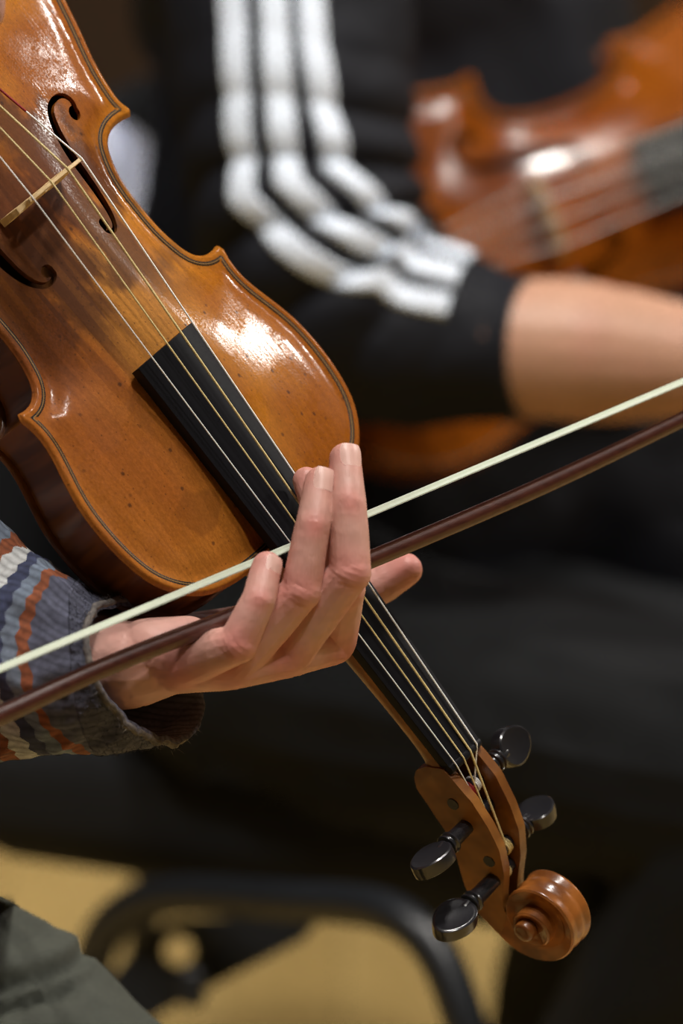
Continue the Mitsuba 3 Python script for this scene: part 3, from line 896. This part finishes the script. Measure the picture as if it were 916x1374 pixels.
def fine_body(bones, region, coarse, fine, iters):
    """one watertight mesh: bones inside region refined finely before the union"""
    near = [b.refine_to_length(fine) for b in bones if region(np.array(b.bounding_box()).reshape(2, 3).mean(0))]
    far = [b.refine_to_length(coarse) for b in bones if not region(np.array(b.bounding_box()).reshape(2, 3).mean(0))]
    m = m3.Manifold.batch_boolean(near + far, m3.OpType.Add)
    mm = m.to_mesh()
    t = trimesh.Trimesh(mm.vert_properties[:, :3], mm.tri_verts, process=True)
    t.merge_vertices()
    trimesh.smoothing.filter_taubin(t, lamb=0.5, nu=0.52, iterations=iters)
    return t


hcen = px(340, 800, 2610)
body = fine_body(SK, lambda c: np.linalg.norm(c - hcen) < 140, 9.0, 1.5, 26)
jj = [(J[f_ + 'P'][0] + np.array([1, 0, -8.0]), 11.0) for f_ in 'imrp'] + [(J[f_ + 'D'][0] + np.array([1, 0, -9.0]), 7.0) for f_ in 'imrp'] + [(J[f_ + 'T'][0], 9.0) for f_ in 'imrp'] + [(J[f_ + 'M'][0] + np.array([0, 4, -8.0]), 14.0) for f_ in 'imrp'] + [(thb[-1][0], 16.0)]
bv = np.array(body.vertices)
bn = np.array(body.vertex_normals)
for f_ in 'imrp':                                  # fine creases across the backs of the finger joints
    for a_, b_, c_, am in (('M', 'P', 'D', 0.42), ('P', 'D', 'T', 0.30)):
        p, r = J[f_ + b_]
        ax = J[f_ + c_][0] - J[f_ + a_][0]
        ax /= np.linalg.norm(ax)
        dv_ = bv - p
        tt0 = dv_ @ ax
        near = np.exp(-(np.linalg.norm(dv_ - tt0[:, None] * ax, axis=1) / (r * 1.25)) ** 6) * (np.abs(tt0) < 8)
        w_ = meshkit.noise(bv / 3.0, 4) * 1.6
        cr = sum(np.exp(-((tt0 - o + w_ - 0.8) / 0.8) ** 2) for o in (-4.2, -1.6, 1.2, 4.0))
        bv -= bn * (am * cr * near * np.clip(-bn[:, 2] + 0.4, 0, 1))[:, None]
bv += bn * ((meshkit.fbm(bv / 16.0, 2, 9) - 0.5) * 0.9)[:, None]
add('person__body', trimesh.Trimesh(cw(bv), body.faces, process=False), 'mat_skin', True, color=skin_cols(bv, jj), label='pale bare hand and wrist with the fingers curved over the violin neck')


def nail(tip, root, n, r, wd=5.6, ln=10.5):
    d = tip - root
    d /= np.linalg.norm(d)
    n = np.array(n, float)
    n -= d * (n @ d)
    n /= np.linalg.norm(n)
    b = np.cross(d, n)
    rows = []
    for v in np.linspace(-1, 1, 9):
        ww = wd * (1 - 0.25 * max(v, 0) ** 3 - 0.30 * max(-v, 0) ** 4)
        row = []
        for u_ in np.linspace(-1, 1, 9):
            a = u_ * ww / r
            row.append(tip + d * (v * ln / 2 - 0.5) + b * r * math.sin(a) + n * (r * math.cos(a) + 0.15 - 0.9 * max(v, 0) ** 2))
        rows.append(row)
    A = np.array(rows)
    top, bot = loft(A, False, False), loft(A - n * 0.5, False, False)
    bot.invert()
    return trimesh.util.concatenate([top, bot])


for f_, n_ in (('m', (0.42, 0.05, -0.9)), ('r', (0.30, 0.05, -0.95)), ('p', (0.55, 0.1, -0.8))):
    (tp, r_), (dp, _) = J[f_ + 'T'], J[f_ + 'D']
    add('person__fingernail', xf(nail(tp, dp, n_, r_ + 0.25, r_ * 0.78, 11 if f_ != 'p' else 9), cw), 'mat_nail', True)

mat('mat_eye', VCOL, 0.15, coat=0.5)
mat('mat_lip', (0.46, 0.16, 0.13), 0.4)


def face(key, g, f):
    f = np.array(f, float) / np.linalg.norm(f)
    for s_ in (-1, 1):
        m = trimesh.creation.icosphere(3, 11.5)
        v = np.asarray(m.vertices) + g(74, s_ * 31, 8)
        k_ = (np.asarray(m.vertices) @ f) / 11.5
        c = np.where(k_[:, None] > 0.97, [0.01, 0.01, 0.01], np.where(k_[:, None] > 0.86, [0.09, 0.05, 0.025], [0.7, 0.66, 0.62]))
        add(f'{key}__eye', trimesh.Trimesh(cw(v), m.faces, process=False), 'mat_eye', True, color=c)
        lid = bone((g(74, s_ * 31 - 11, 17), 4.5), (g(79, s_ * 31, 19), 5.0), (g(74, s_ * 31 + 11, 17), 4.5)).to_mesh()
        add(f'{key}__eyelid', xf(trimesh.Trimesh(lid.vert_properties[:, :3], lid.tri_verts, process=False), cw), 'mat_lidskin', 60)
        br = bone((g(78, s_ * 14, 31), 3.5), (g(82, s_ * 28, 34), 4.0), (g(72, s_ * 46, 30), 2.8)).to_mesh()
        add(f'{key}__eyebrow', xf(trimesh.Trimesh(br.vert_properties[:, :3], br.tri_verts, process=False), cw), 'mat_hairdark', 60)
    for dz, r_ in ((-47, 4.2), (-55, 4.8)):
        lp = bone((g(82, 20, -51), 2.5), (g(93, 6, dz), r_), (g(93, -6, dz), r_), (g(82, -20, -51), 2.5)).to_mesh()
        add(f'{key}__lip', xf(trimesh.Trimesh(lp.vert_properties[:, :3], lp.tri_verts, process=False), cw), 'mat_lip', 60)


mat('mat_lidskin', (0.55, 0.30, 0.22), 0.5)
face('person', hg, fdir)
# sweater: sleeve and cuff, then torso
NS = 96
ang = np.arange(NS) / NS * 2 * np.pi
cuffR = [  # centre px, depth, a (towards the top), b (towards the far side), in mm
    ((196, 902), 2602, (-9, -31.5, 0), (24, 6.0, 44)),
    ((166, 900), 2601, (-7, -34.0, 0), (16, 4.0, 45)),
    ((130, 896), 2602, (-4, -37.0, 0), (8, 3.0, 46)),
    ((90, 888), 2604, (-2, -40.0, 0), (3, 2.0, 47)),
    ((50, 874), 2606, (0, -45.0, 0), (-1, 2.0, 48)),
    ((0, 860), 2610, (3, -51.0, 0), (-4, 2.0, 49)),
    ((-70, 850), 2618, (6, -56, 0), (-4, 2.0, 52)),
    ((-180, 864), 2634, (6, -52, 0), (-6, 0, 52)),
    ((-330, 866), 2658, (6, -54, 0), (-6, 0, 54)),
    ((-500, 862), 2690, (20, -50, 0), (-6, 0, 58))]
cen = np.array([px(*c, d) for c, d, _, _ in cuffR])
av, bvv = np.array([np.array(a, float) for *_, a, b in cuffR]), np.array([np.array(b, float) for *_, b in cuffR])
sA = np.r_[0, np.cumsum(np.linalg.norm(np.diff(cen, axis=0), axis=1))]
sN = np.linspace(0, sA[-1], 150)
cS, aS, bS = CubicSpline(sA, cen)(sN), PchipInterpolator(sA, av)(sN), PchipInterpolator(sA, bvv)(sN)
Rg = cS[:, None] + np.cos(ang)[None, :, None] * aS[:, None] + np.sin(ang)[None, :, None] * bS[:, None]
rad_ = Rg - cS[:, None]
rad_ /= np.linalg.norm(rad_, axis=2, keepdims=True)
fold = meshkit.fbm(Rg / 26.0, 3, 4) - 0.5
fold2 = np.sin(sN[:, None] / 8.5 + 2.0 * np.cos(ang)[None, :] + 3 * meshkit.noise(Rg / 40.0, 9))
amp = np.interp(sN, [0, 8, 30, 120], [0.8, 5.0, 10.0, 11.0])[:, None]
stitch = np.abs(np.sin(ang * 31))[None, :] * 0.55 + (meshkit.fbm(Rg / 7.0, 3, 14) - 0.5) * 4.5
Rg = Rg + rad_ * (amp * fold * 1.6 + np.interp(sN, [0, 12, 40, 200], [0, 1.2, 2.2, 2.5])[:, None] * fold2 * 0.8 + stitch)[..., None]
nk = int(np.searchsorted(sN, 27))
uvk = np.stack([sN[:, None] + (27.0 * np.cos(ang)[None, :] ** 2 - 4) * np.clip(sN[:, None] / 30, 0, 1), np.broadcast_to((np.arange(NS) / NS * 62)[None], Rg.shape[:2])], -1)


def skin2(G, th, uvg):
    """a lofted sheet (open tube) with a thickness; returns mesh and uv"""
    c = G.mean(1, keepdims=True)
    inn = c + (G - c) * (1 - th / np.linalg.norm(G - c, axis=2, keepdims=True))
    full = np.concatenate([G, inn[::-1]], 0)
    m = loft(np.concatenate([full, full[:1]], 0), False)
    uvf = np.concatenate([uvg, uvg[::-1], uvg[:1]], 0).reshape(-1, 2)
    return fixn(m), uvf


m, uvf = skin2(Rg[:nk + 1], 2.4, uvk[:nk + 1])
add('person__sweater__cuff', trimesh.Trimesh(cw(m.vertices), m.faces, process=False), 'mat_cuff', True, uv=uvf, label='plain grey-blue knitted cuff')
# rolled rib at the opening of the cuff
rim = Rg[1]
rr = np.vstack([rim, rim[:2]])
tt_, ee1, ee2 = ptframes(rr)
aa = np.arange(10) / 10 * 2 * np.pi
tor = rr[:, None] + (1.35 + 0.5 * np.abs(np.sin(np.arange(len(rr)) * 1.9)))[:, None, None] * (np.cos(aa)[None, :, None] * ee1[:, None] + np.sin(aa)[None, :, None] * ee2[:, None])
add('person__sweater__rim', xf(fixn(loft(tor, True)), cw), 'mat_cuff_rim', 60)
# loose wool fibres round the rim
fib = []
rs = np.random.RandomState(5)
for k_ in range(1100):
    i = rs.randint(NS)
    p = rim[i] + rs.normal(0, 0.9, 3)
    d = rad_[1, i] * rs.uniform(0.2, 1) + rs.normal(0, 0.6, 3)
    d /= np.linalg.norm(d)
    ln = rs.uniform(1.0, 3.0)
    q = p + d * ln * 1.4 + rs.normal(0, 0.5, 3)
    s_ = np.cross(d, rs.normal(0, 1, 3))
    s_ /= np.linalg.norm(s_)
    s2 = np.cross(d, s_)
    fib.append(trimesh.Trimesh([p + s_ * .16, p - s_ * .09 + s2 * .14, p - s_ * .09 - s2 * .14, q], [[0, 1, 3], [1, 2, 3], [2, 0, 3], [0, 2, 1]], process=False))
add('person__sweater__wool_fuzz', xf(trimesh.util.concatenate(fib), cw), 'mat_cuff_rim', False, kind='stuff')
fib = []
for k_ in range(2600):
    i, j = rs.randint(2, nk), rs.randint(NS)
    p = Rg[i, j] + rs.normal(0, 0.3, 3)
    d = rad_[i, j] * rs.uniform(0.3, 1) + rs.normal(0, 0.7, 3)
    d /= np.linalg.norm(d)
    q = p + d * rs.uniform(0.8, 2.4)
    s_ = np.cross(d, rs.normal(0, 1, 3))
    s_ /= np.linalg.norm(s_)
    s2 = np.cross(d, s_)
    fib.append(trimesh.Trimesh([p + s_ * .18, p - s_ * .1 + s2 * .15, p - s_ * .1 - s2 * .15, q], [[0, 1, 3], [1, 2, 3], [2, 0, 3], [0, 2, 1]], process=False))
mat('mat_fuzz', (0.085, 0.088, 0.125), 0.95)
add('person__sweater__wool_fuzz', xf(trimesh.util.concatenate(fib), cw), 'mat_fuzz', False, kind='stuff')
m, uvf = skin2(Rg[nk:], 2.4, uvk[nk:])
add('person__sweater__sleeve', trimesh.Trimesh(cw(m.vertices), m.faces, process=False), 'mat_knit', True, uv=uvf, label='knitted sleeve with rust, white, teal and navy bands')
tors = blob([bone((shoulderL, 70), (shoulderR, 70), (chest, 118), (neckb + [0, 12, 0], 76)), bone((chest, 120), (belly, 130)), bone((belly, 130), (belly + [0, 70, 20], 132)),
             bone((elbow, 54), (shoulderL, 66)), bone((elbR, 52), (shoulderR, 66)), bone((elbR, 52), (wriR + (elbR - wriR) * 0.08, 36))], 14, 8, subtract=bone((neckb + [30, -60, -20], 66), (neckb + [20, -140, -20], 80)))
tv = np.asarray(tors.vertices)
tors.vertices = tv + (meshkit.fbm(tv / 45, 3, 2)[:, None] - 0.5) * 9
add('person__sweater', xf(tors, cw), 'mat_knit', True, uv=np.c_[tv[:, 1] * 0.8, tv[:, 0] * 0.3 + tv[:, 2] * 0.3], label='multicoloured patterned knit sweater')
# trousers
hipL, hipR = np.array([-530., 275, 2780]), np.array([-540., 262, 2640])
midR = px(-80, 1410, 2520)
kneeR, kneeL = px(195, 1628, 2460), np.array([-290., 300, 2860])
DN = np.array([0, 0.9613, 0.2756])
ankR, ankL = kneeR + DN * 430 + [-40, 0, 0], kneeL + DN * 440 + [-30, 0, 0]
tr = fine_body([bone((hipL, 112), (hipR, 112), (belly + [0, 60, 20], 118)), bone((hipR, 98), (midR, 75)), bone((midR, 75), (kneeR, 67)), bone((hipL, 98), (kneeL, 72)), bone((kneeR, 67), (ankR, 56)), bone((kneeL, 72), (ankL, 58))], lambda c: np.linalg.norm(c - midR) < 160, 14.0, 3.5, 14)
tv = np.asarray(tr.vertices)
q = tv - midR
q2 = tv - px(0, 1318, 2440)
near = np.exp(-(np.linalg.norm(q2 - [10, 10, 20], axis=1) / 75) ** 4)
yy = q2[:, 1] + 0.16 * q2[:, 0] + 0.004 * q2[:, 0] ** 2 + 5 * (meshkit.noise(tv / 22, 3) - 0.5)
cre = sum(d_ * np.exp(-((yy - o_) / w_) ** 2) for o_, d_, w_ in ((-14, -2.0, 3.5), (-4, 2.5, 4), (3, -6.0, 3.2), (8.5, 2.0, 2.6), (12.5, -6.5, 3.4), (24, 2.5, 7), (34, -3, 4)))
tr.vertices = tv + tr.vertex_normals * ((meshkit.fbm(tv / 38, 3, 7) - 0.5) * 9 + cre * near * np.clip((42 - q2[:, 0]) / 14, 0, 1))[:, None]
add('person__trousers', xf(tr, cw), 'mat_trouser', True, label='dark grey-green cloth trousers with folds at the knee')
for an in (ankR, ankL):
    ft = an + DN * 60
    sm2 = blob([bone((ft, 40), (ft + np.array([150, 8, -30]), 32), (ft + DN * 22, 36), (ft + np.array([160, 8, -30]) + DN * 14, 30))], 12, 6)
    add('person__shoe', xf(sm2, cw), 'mat_shoe', True)
hr = blob([bone((hg(-26, 0, 34), 88), (hg(0, 0, 52), 76)), bone((hg(-60, 0, -10), 60), (hg(-40, 40, -20), 44), (hg(-40, -40, -20), 44))], 8, 6)
hvv = np.asarray(hr.vertices)
hr.vertices = hvv + hr.vertex_normals * ((meshkit.fbm(hvv / 9, 3, 5) - 0.5) * 9)[:, None]
add('person__hair', xf(hr, cw), 'mat_hairdark', True)
labels['person'] = {'label': 'person in a patterned knit sweater and grey-green trousers, holding the foreground violin by its neck', 'category': 'person'}

# ------------------------------------------------------------------ the seated player behind
P_ = lambda x, y, d: px(x, y, d)
arm_px = [(372, -230, 3430), (380, -100, 3405), (385, 0, 3385), (392, 120, 3365), (404, 235, 3350), (440, 352, 3335), (515, 432, 3325), (595, 452, 3315), (650, 462, 3308), (704, 468, 3300)]
AP = spline([P_(*a) for a in arm_px], 190)
sa = np.r_[0, np.cumsum(np.linalg.norm(np.diff(AP, axis=0), axis=1))]
pxs = np.c_[458 + FPX * AP[:, 0] / AP[:, 2], 687 + FPX * AP[:, 1] / AP[:, 2]]
iE = int(np.argmin(np.linalg.norm(pxs - [440, 352], axis=1)))
sE = sa[iE]
radS = np.interp(sa - sE, [-300, -160, -60, 0, 50, 85, 110, 125], [80, 74, 68, 66, 60, 52, 46, 43])
t, e1, e2 = frames(AP, (0, 0, -1))
NA = 120
phi = np.arange(NA) / NA * 2 * np.pi


def sleeve_pts(ii, ph, off=0.0):
    """points on the sleeve at path index ii (array) and angles ph (broadcast)"""
    s = sa[ii]
    k = np.exp(-((s - sE + 10) / 70) ** 2)
    rip = np.cos((s - sE) / 22.0 * 2 * np.pi / 2.2 + 0.5 + 0.9 * np.sin(ph * 2)) * (0.35 + 0.65 * np.clip(np.cos(ph + 0.9), 0, 1))
    base = AP[ii] + 0 * ph[..., None]
    dirv = np.cos(ph)[..., None] * e1[ii] + np.sin(ph)[..., None] * e2[ii]
    nz = meshkit.fbm((base + dirv * 60) / 42.0, 3, 8) - 0.5
    pil = np.abs(np.sin(np.pi * (s - sE + 9 * np.sin(ph * 2.0) + 8) / 36.0)) ** 0.6 - 0.65
    k = k * np.clip((sa[-1] - s) / 45, 0, 1)
    nz = nz * np.clip((sa[-1] - s) / 30, 0.1, 1)
    r = radS[ii] + k * (pil * 14.0 + rip * 1.5) + nz * 9 + off
    return base + dirv * r[..., None]


II, PH = np.meshgrid(np.arange(len(AP)), phi, indexing='ij')
G = sleeve_pts(II, PH)
msl = fixn(loft(G, caps=False))
add('person_001__jacket__sleeve', xf(trimesh.util.concatenate([msl]), cw), 'mat_black_cloth', True, label='black sleeve creased at the bent elbow')
cuffband = sleeve_pts(np.array([len(AP) - 1] * 3)[:, None] + 0 * phi[None].astype(int), phi[None] + np.zeros((3, 1)))
cc_ = cuffband[0].mean(0)
tend = t[-1]
inn = np.stack([cuffband[0], cc_ + (cuffband[0] - cc_) * 0.97 + tend * 3, cc_ + (cuffband[0] - cc_) * 0.88 + tend * 2, cc_ + (cuffband[0] - cc_) * 0.80 - tend * 12])
add('person_001__jacket__cuff', xf(loft(inn, False), cw), 'mat_black_cloth', True)
for k_, (fu, fm, ff) in enumerate((((26, 30, -20)), ((6, 6, -45)), ((-12, -20, -74)))):
    idx = np.arange(0, int(np.argmin(np.abs(pxs[:, 0] - 626) + (np.arange(len(AP)) < iE) * 999)))
    s = sa[idx] - sE
    c0 = np.radians(np.interp(s, [-300, -110, -30, 20, 55, 85], [fu, fu, fm, (fm + ff) / 2 - 2, ff, ff]))
    hwid = np.interp(s, [-300, 90], [9.2, 8.0])
    rows = []
    for u_ in np.linspace(-1, 1, 11):
        phs = c0 + u_ * hwid / radS[idx]
        rows.append(sleeve_pts(idx, phs, 2.6 if abs(u_) < 0.99 else -0.5))
    Gs = np.transpose(np.array(rows), (1, 0, 2))
    add('person_001__jacket__sleeve_stripe', xf(loft(Gs, False, False), cw), 'mat_stripe', True, label=('white sleeve stripe, outermost of three', 'white sleeve stripe, middle of three', 'white sleeve stripe, innermost of three')[k_])
shR, shL = P_(380, -200, 3430), P_(640, -190, 3800)
chestB, chestF, hipc = P_(440, 40, 3585), P_(640, 20, 3640), P_(400, 760, 3600)
elL, wrL = P_(880, 560, 3790), P_(1160, 640, 3600)
tj = blob([bone((shR, 78), (shL, 78), (P_(450, -120, 3600), 95)), bone((P_(450, -120, 3600), 100), (chestB, 106), (chestF, 96), (shR + [0, 40, 60], 70)), bone((chestB, 104), (chestF, 100), (hipc, 124), (P_(720, 640, 3670), 105)), bone((P_(720, 640, 3670), 100), (P_(960, 740, 3640), 78)), bone((P_(300, 10, 3560), 58), (P_(440, -60, 3590), 80), (shR, 70)),
           bone((shL, 72), (elL, 56)), bone((elL, 56), (wrL, 42))], 13, 8)
tv = np.asarray(tj.vertices)
tj.vertices = tv + tj.vertex_normals * ((meshkit.fbm(tv / 60, 3, 3) - 0.5) * 16)[:, None]
add('person_001__jacket', xf(tj, cw), 'mat_black_cloth', True, label='black zip jacket')
# skin: forearm and hand, head, far hand
BS = []
w0, w1 = P_(660, 466, 3302), P_(1010, 492, 3250)
BS += [bone((P_(560, 452, 3315), 38), (w0, 39.5)), bone((w0, 39.5), (P_(760, 468, 3304), 41), (P_(800, 474, 3300), 40.5)), bone((P_(800, 474, 3300), 40.5), (w1, 27)), bone((w1, 26), (w1 + [10, 2, 0], 26))]
BS += simple_hand(w1, (1, -0.15, 0.1), (0.0, -0.35, 1.0), 1, 0.8)
BS += [bone((P_(560, 452, 3315), 40), (P_(440, 352, 3335), 46)), bone((P_(440, 352, 3335), 46), (shR, 52)), bone((shR, 56), (shL, 56), (P_(450, -120, 3600), 78)), bone((P_(450, -120, 3600), 80), (chestB, 84), (chestF, 70)), bone((chestB, 84), (hipc, 90)),
       bone((shL, 52), (elL, 38)), bone((elL, 38), (wrL, 27))]
BS += simple_hand(wrL, (1, 0.1, -0.3), (0, 1, 0.2), 1, 0.3)
hcB = P_(520, -560, 3600)
HB2, hg2 = head_bones(hcB, (0.9, 0.15, -0.35), (0.05, -0.96, -0.27))
BS += HB2 + [bone((hg2(-14, 0, -70), 52), (P_(480, -260, 3600), 60)), bone((P_(480, -260, 3600), 62), (P_(450, -120, 3600), 78))]
bb = blob(BS, 9.0, 10)
bv = np.asarray(bb.vertices)
add('person_001__body', trimesh.Trimesh(cw(bv), bb.faces, process=False), 'mat_skin', True, color=skin_cols(bv, [], base=(0.52, 0.285, 0.185)), label='bare forearm below the pushed-up black sleeve')
hr = blob([bone((hg2(-26, 0, 34), 88), (hg2(0, 0, 52), 76)), bone((hg2(-60, 0, -10), 60), (hg2(-40, 40, -20), 44), (hg2(-40, -40, -20), 44))], 8, 6)
add('person_001__hair', xf(hr, cw), 'mat_hairdark', True)
face('person_001', hg2, (0.9, 0.15, -0.35))
kN, kF = P_(1075, 1050, 3270), P_(880, 950, 3520)
hN, hF = P_(345, 900, 3500), P_(400, 860, 3660)
aN, aF = P_(790, 1520, 3400), P_(740, 1540, 3640)
hw_ = cw(hipc)
hd2 = np.array([0.92, -0.39, 0])
lt2 = np.array([0.39, 0.92, 0])
sc = np.array([hw_[0] + 0.06, hw_[1] + 0.02, 0])


def chair_w(v):
    """chair frame (m): x forward, y to its left, z up"""
    v = np.asarray(v, float)
    return sc + v[:, :1] * hd2 + v[:, 1:2] * lt2 + v[:, 2:3] * np.array([0, 0, 1.0])


seat_cut = m3.Manifold.batch_hull([sph(wc(chair_w(np.array([[a_, b_, c_]])))[0], 2.0, 6) for a_ in (-0.25, 0.10) for b_ in (-0.24, 0.24) for c_ in (0.33, 0.459)])
tb = blob([bone((hN, 98), (hF, 98), (hipc, 112)), bone((hN, 94), (kN, 74)), bone((hF, 94), (kF, 76)), bone((kN, 74), (aN, 54)), bone((kF, 76), (aF, 52))], 13, 8, subtract=seat_cut)
tv = np.asarray(tb.vertices)
tb.vertices = tv + tb.vertex_normals * ((meshkit.fbm(tv / 55, 3, 6) - 0.5) * 14)[:, None]
add('person_001__trousers', xf(tb, cw), 'mat_trouser_black', True, label='black trousers')
for an in (aN, aF):
    ft = an + DN * 40
    add('person_001__shoe', xf(blob([bone((ft, 38), (ft + np.array([150, 4, -40]), 30), (ft + DN * 16, 36), (ft + np.array([160, 4, -40]) + DN * 10, 30))], 12, 6), cw), 'mat_shoe', True)
labels['person_001'] = {'label': 'seated person in a black jacket with three white sleeve stripes and black trousers', 'category': 'person'}

# ------------------------------------------------------------------ chair of the player behind
add('chair__seat', xf(rbox((0.02, 0, 0.405), (0.46, 0.46, 0.105), 0.04), chair_w), 'mat_chair_cloth', 40, label='black padded seat')
bk = rbox((0, 0, 0), (0.05, 0.43, 0.31), 0.022)
bv_ = np.asarray(bk.vertices)
bk.vertices = np.c_[bv_[:, 0] - 0.24 - 0.12 * (bv_[:, 2] + .1) + 0.5 * bv_[:, 1] ** 2, bv_[:, 1], bv_[:, 2] + 0.615]
add('chair__backrest', xf(bk, chair_w), 'mat_chair_cloth', 40)
def leg_u(y):
    return spline([(0.27, y, 0.012), (0.255, y, 0.2), (0.235, y, 0.35), (0.19, y, 0.385), (0.1, y, 0.388), (-0.1, y, 0.388), (-0.19, y, 0.385), (-0.235, y, 0.35), (-0.27, y, 0.2), (-0.30, y, 0.012)], 70)


U_near = spline([cw(P_(*q_)) for q_ in [(100, 1420, 3520), (122, 1300, 3500), (150, 1238, 3480), (215, 1204, 3450), (330, 1204, 3400), (450, 1212, 3350), (530, 1228, 3310), (578, 1268, 3290), (606, 1322, 3282), (632, 1400, 3278), (660, 1500, 3290)]], 80)
add('chair__leg_frame', tube(U_near, 0.0125, 14), 'mat_chair_metal', True, label='black tubular leg frame bent in an arch')
add('chair__leg_frame', tube(chair_w(leg_u(0.21)), 0.0125, 14), 'mat_chair_metal', True)
for zz, xx in ((0.37, 0.14), (0.37, -0.15)):
    add('chair__cross_bar', tube(chair_w([(xx, -0.2, zz), (xx, 0, zz), (xx, 0.21, zz)]), 0.011, 12), 'mat_chair_metal', True)
bp = Polygon([(112, 1352), (150, 1318), (196, 1262), (238, 1238), (320, 1236), (430, 1222), (404, 1256), (310, 1304), (222, 1350), (150, 1392)]).buffer(6).difference(Point(240, 1276).buffer(20))
bm = trimesh.creation.extrude_polygon(bp, 8.0, engine='earcut')
bv_ = np.asarray(bm.vertices)
bz = 3470 - 0.16 * (bv_[:, 0] - 200) + bv_[:, 2]
bm = trimesh.Trimesh(cw(np.c_[(bv_[:, 0] - W / 2) / FPX * bz, (bv_[:, 1] - H / 2) / FPX * bz, bz]), bm.faces, process=False)
add('chair__stacking_bracket', fixn(bm), 'mat_chair_metal', False, label='flat black bracket with a round hole')
add('chair__rubber_foot', xf(rbox(P_(258, 1325, 3440), (16, 24, 16), 5), cw), 'mat_chair_metal', 40)
for y in (-0.17, 0.17):
    add('chair__back_post', tube(chair_w(spline([(-0.16, y, 0.385), (-0.21, y, 0.42), (-0.225, y, 0.55), (-0.25, y, 0.74)], 20)), 0.0115, 12), 'mat_chair_metal', True)
labels['chair'] = {'label': 'black padded chair with a bent tubular leg frame under the person in the striped jacket', 'category': 'chair'}

# white cloth hanging over the chair back
gx_, gy_ = np.linspace(0, 1, 30), np.linspace(0, 1, 36)
A_, B_ = np.meshgrid(gx_, gy_, indexing='ij')
pxx = 48 + A_ * (130 + 55 * np.sin(B_ * 2.35))
pyy = 128 + 178 * B_ * (1 - 0.10 * (2 * A_ - 1) ** 4) + 40 * A_ * (1 - B_)
dd = 3640 + 14 * np.sin(A_ * 11 + B_ * 1.5) - 10 * B_
Gc = np.stack([px(0, 0, 1)[0] * 0 + (pxx - 458) / FPX * dd, (pyy - 687) / FPX * dd, dd], -1)
top_, bot_ = loft(Gc, False, False), loft(Gc + [0, 0, 2.5], False, False)
bot_.invert()
add('white_cloth', xf(trimesh.util.concatenate([top_, bot_]), cw), 'mat_white', 60, label='white folded cloth hanging over the chair back behind the waist of the violin', category='cloth')
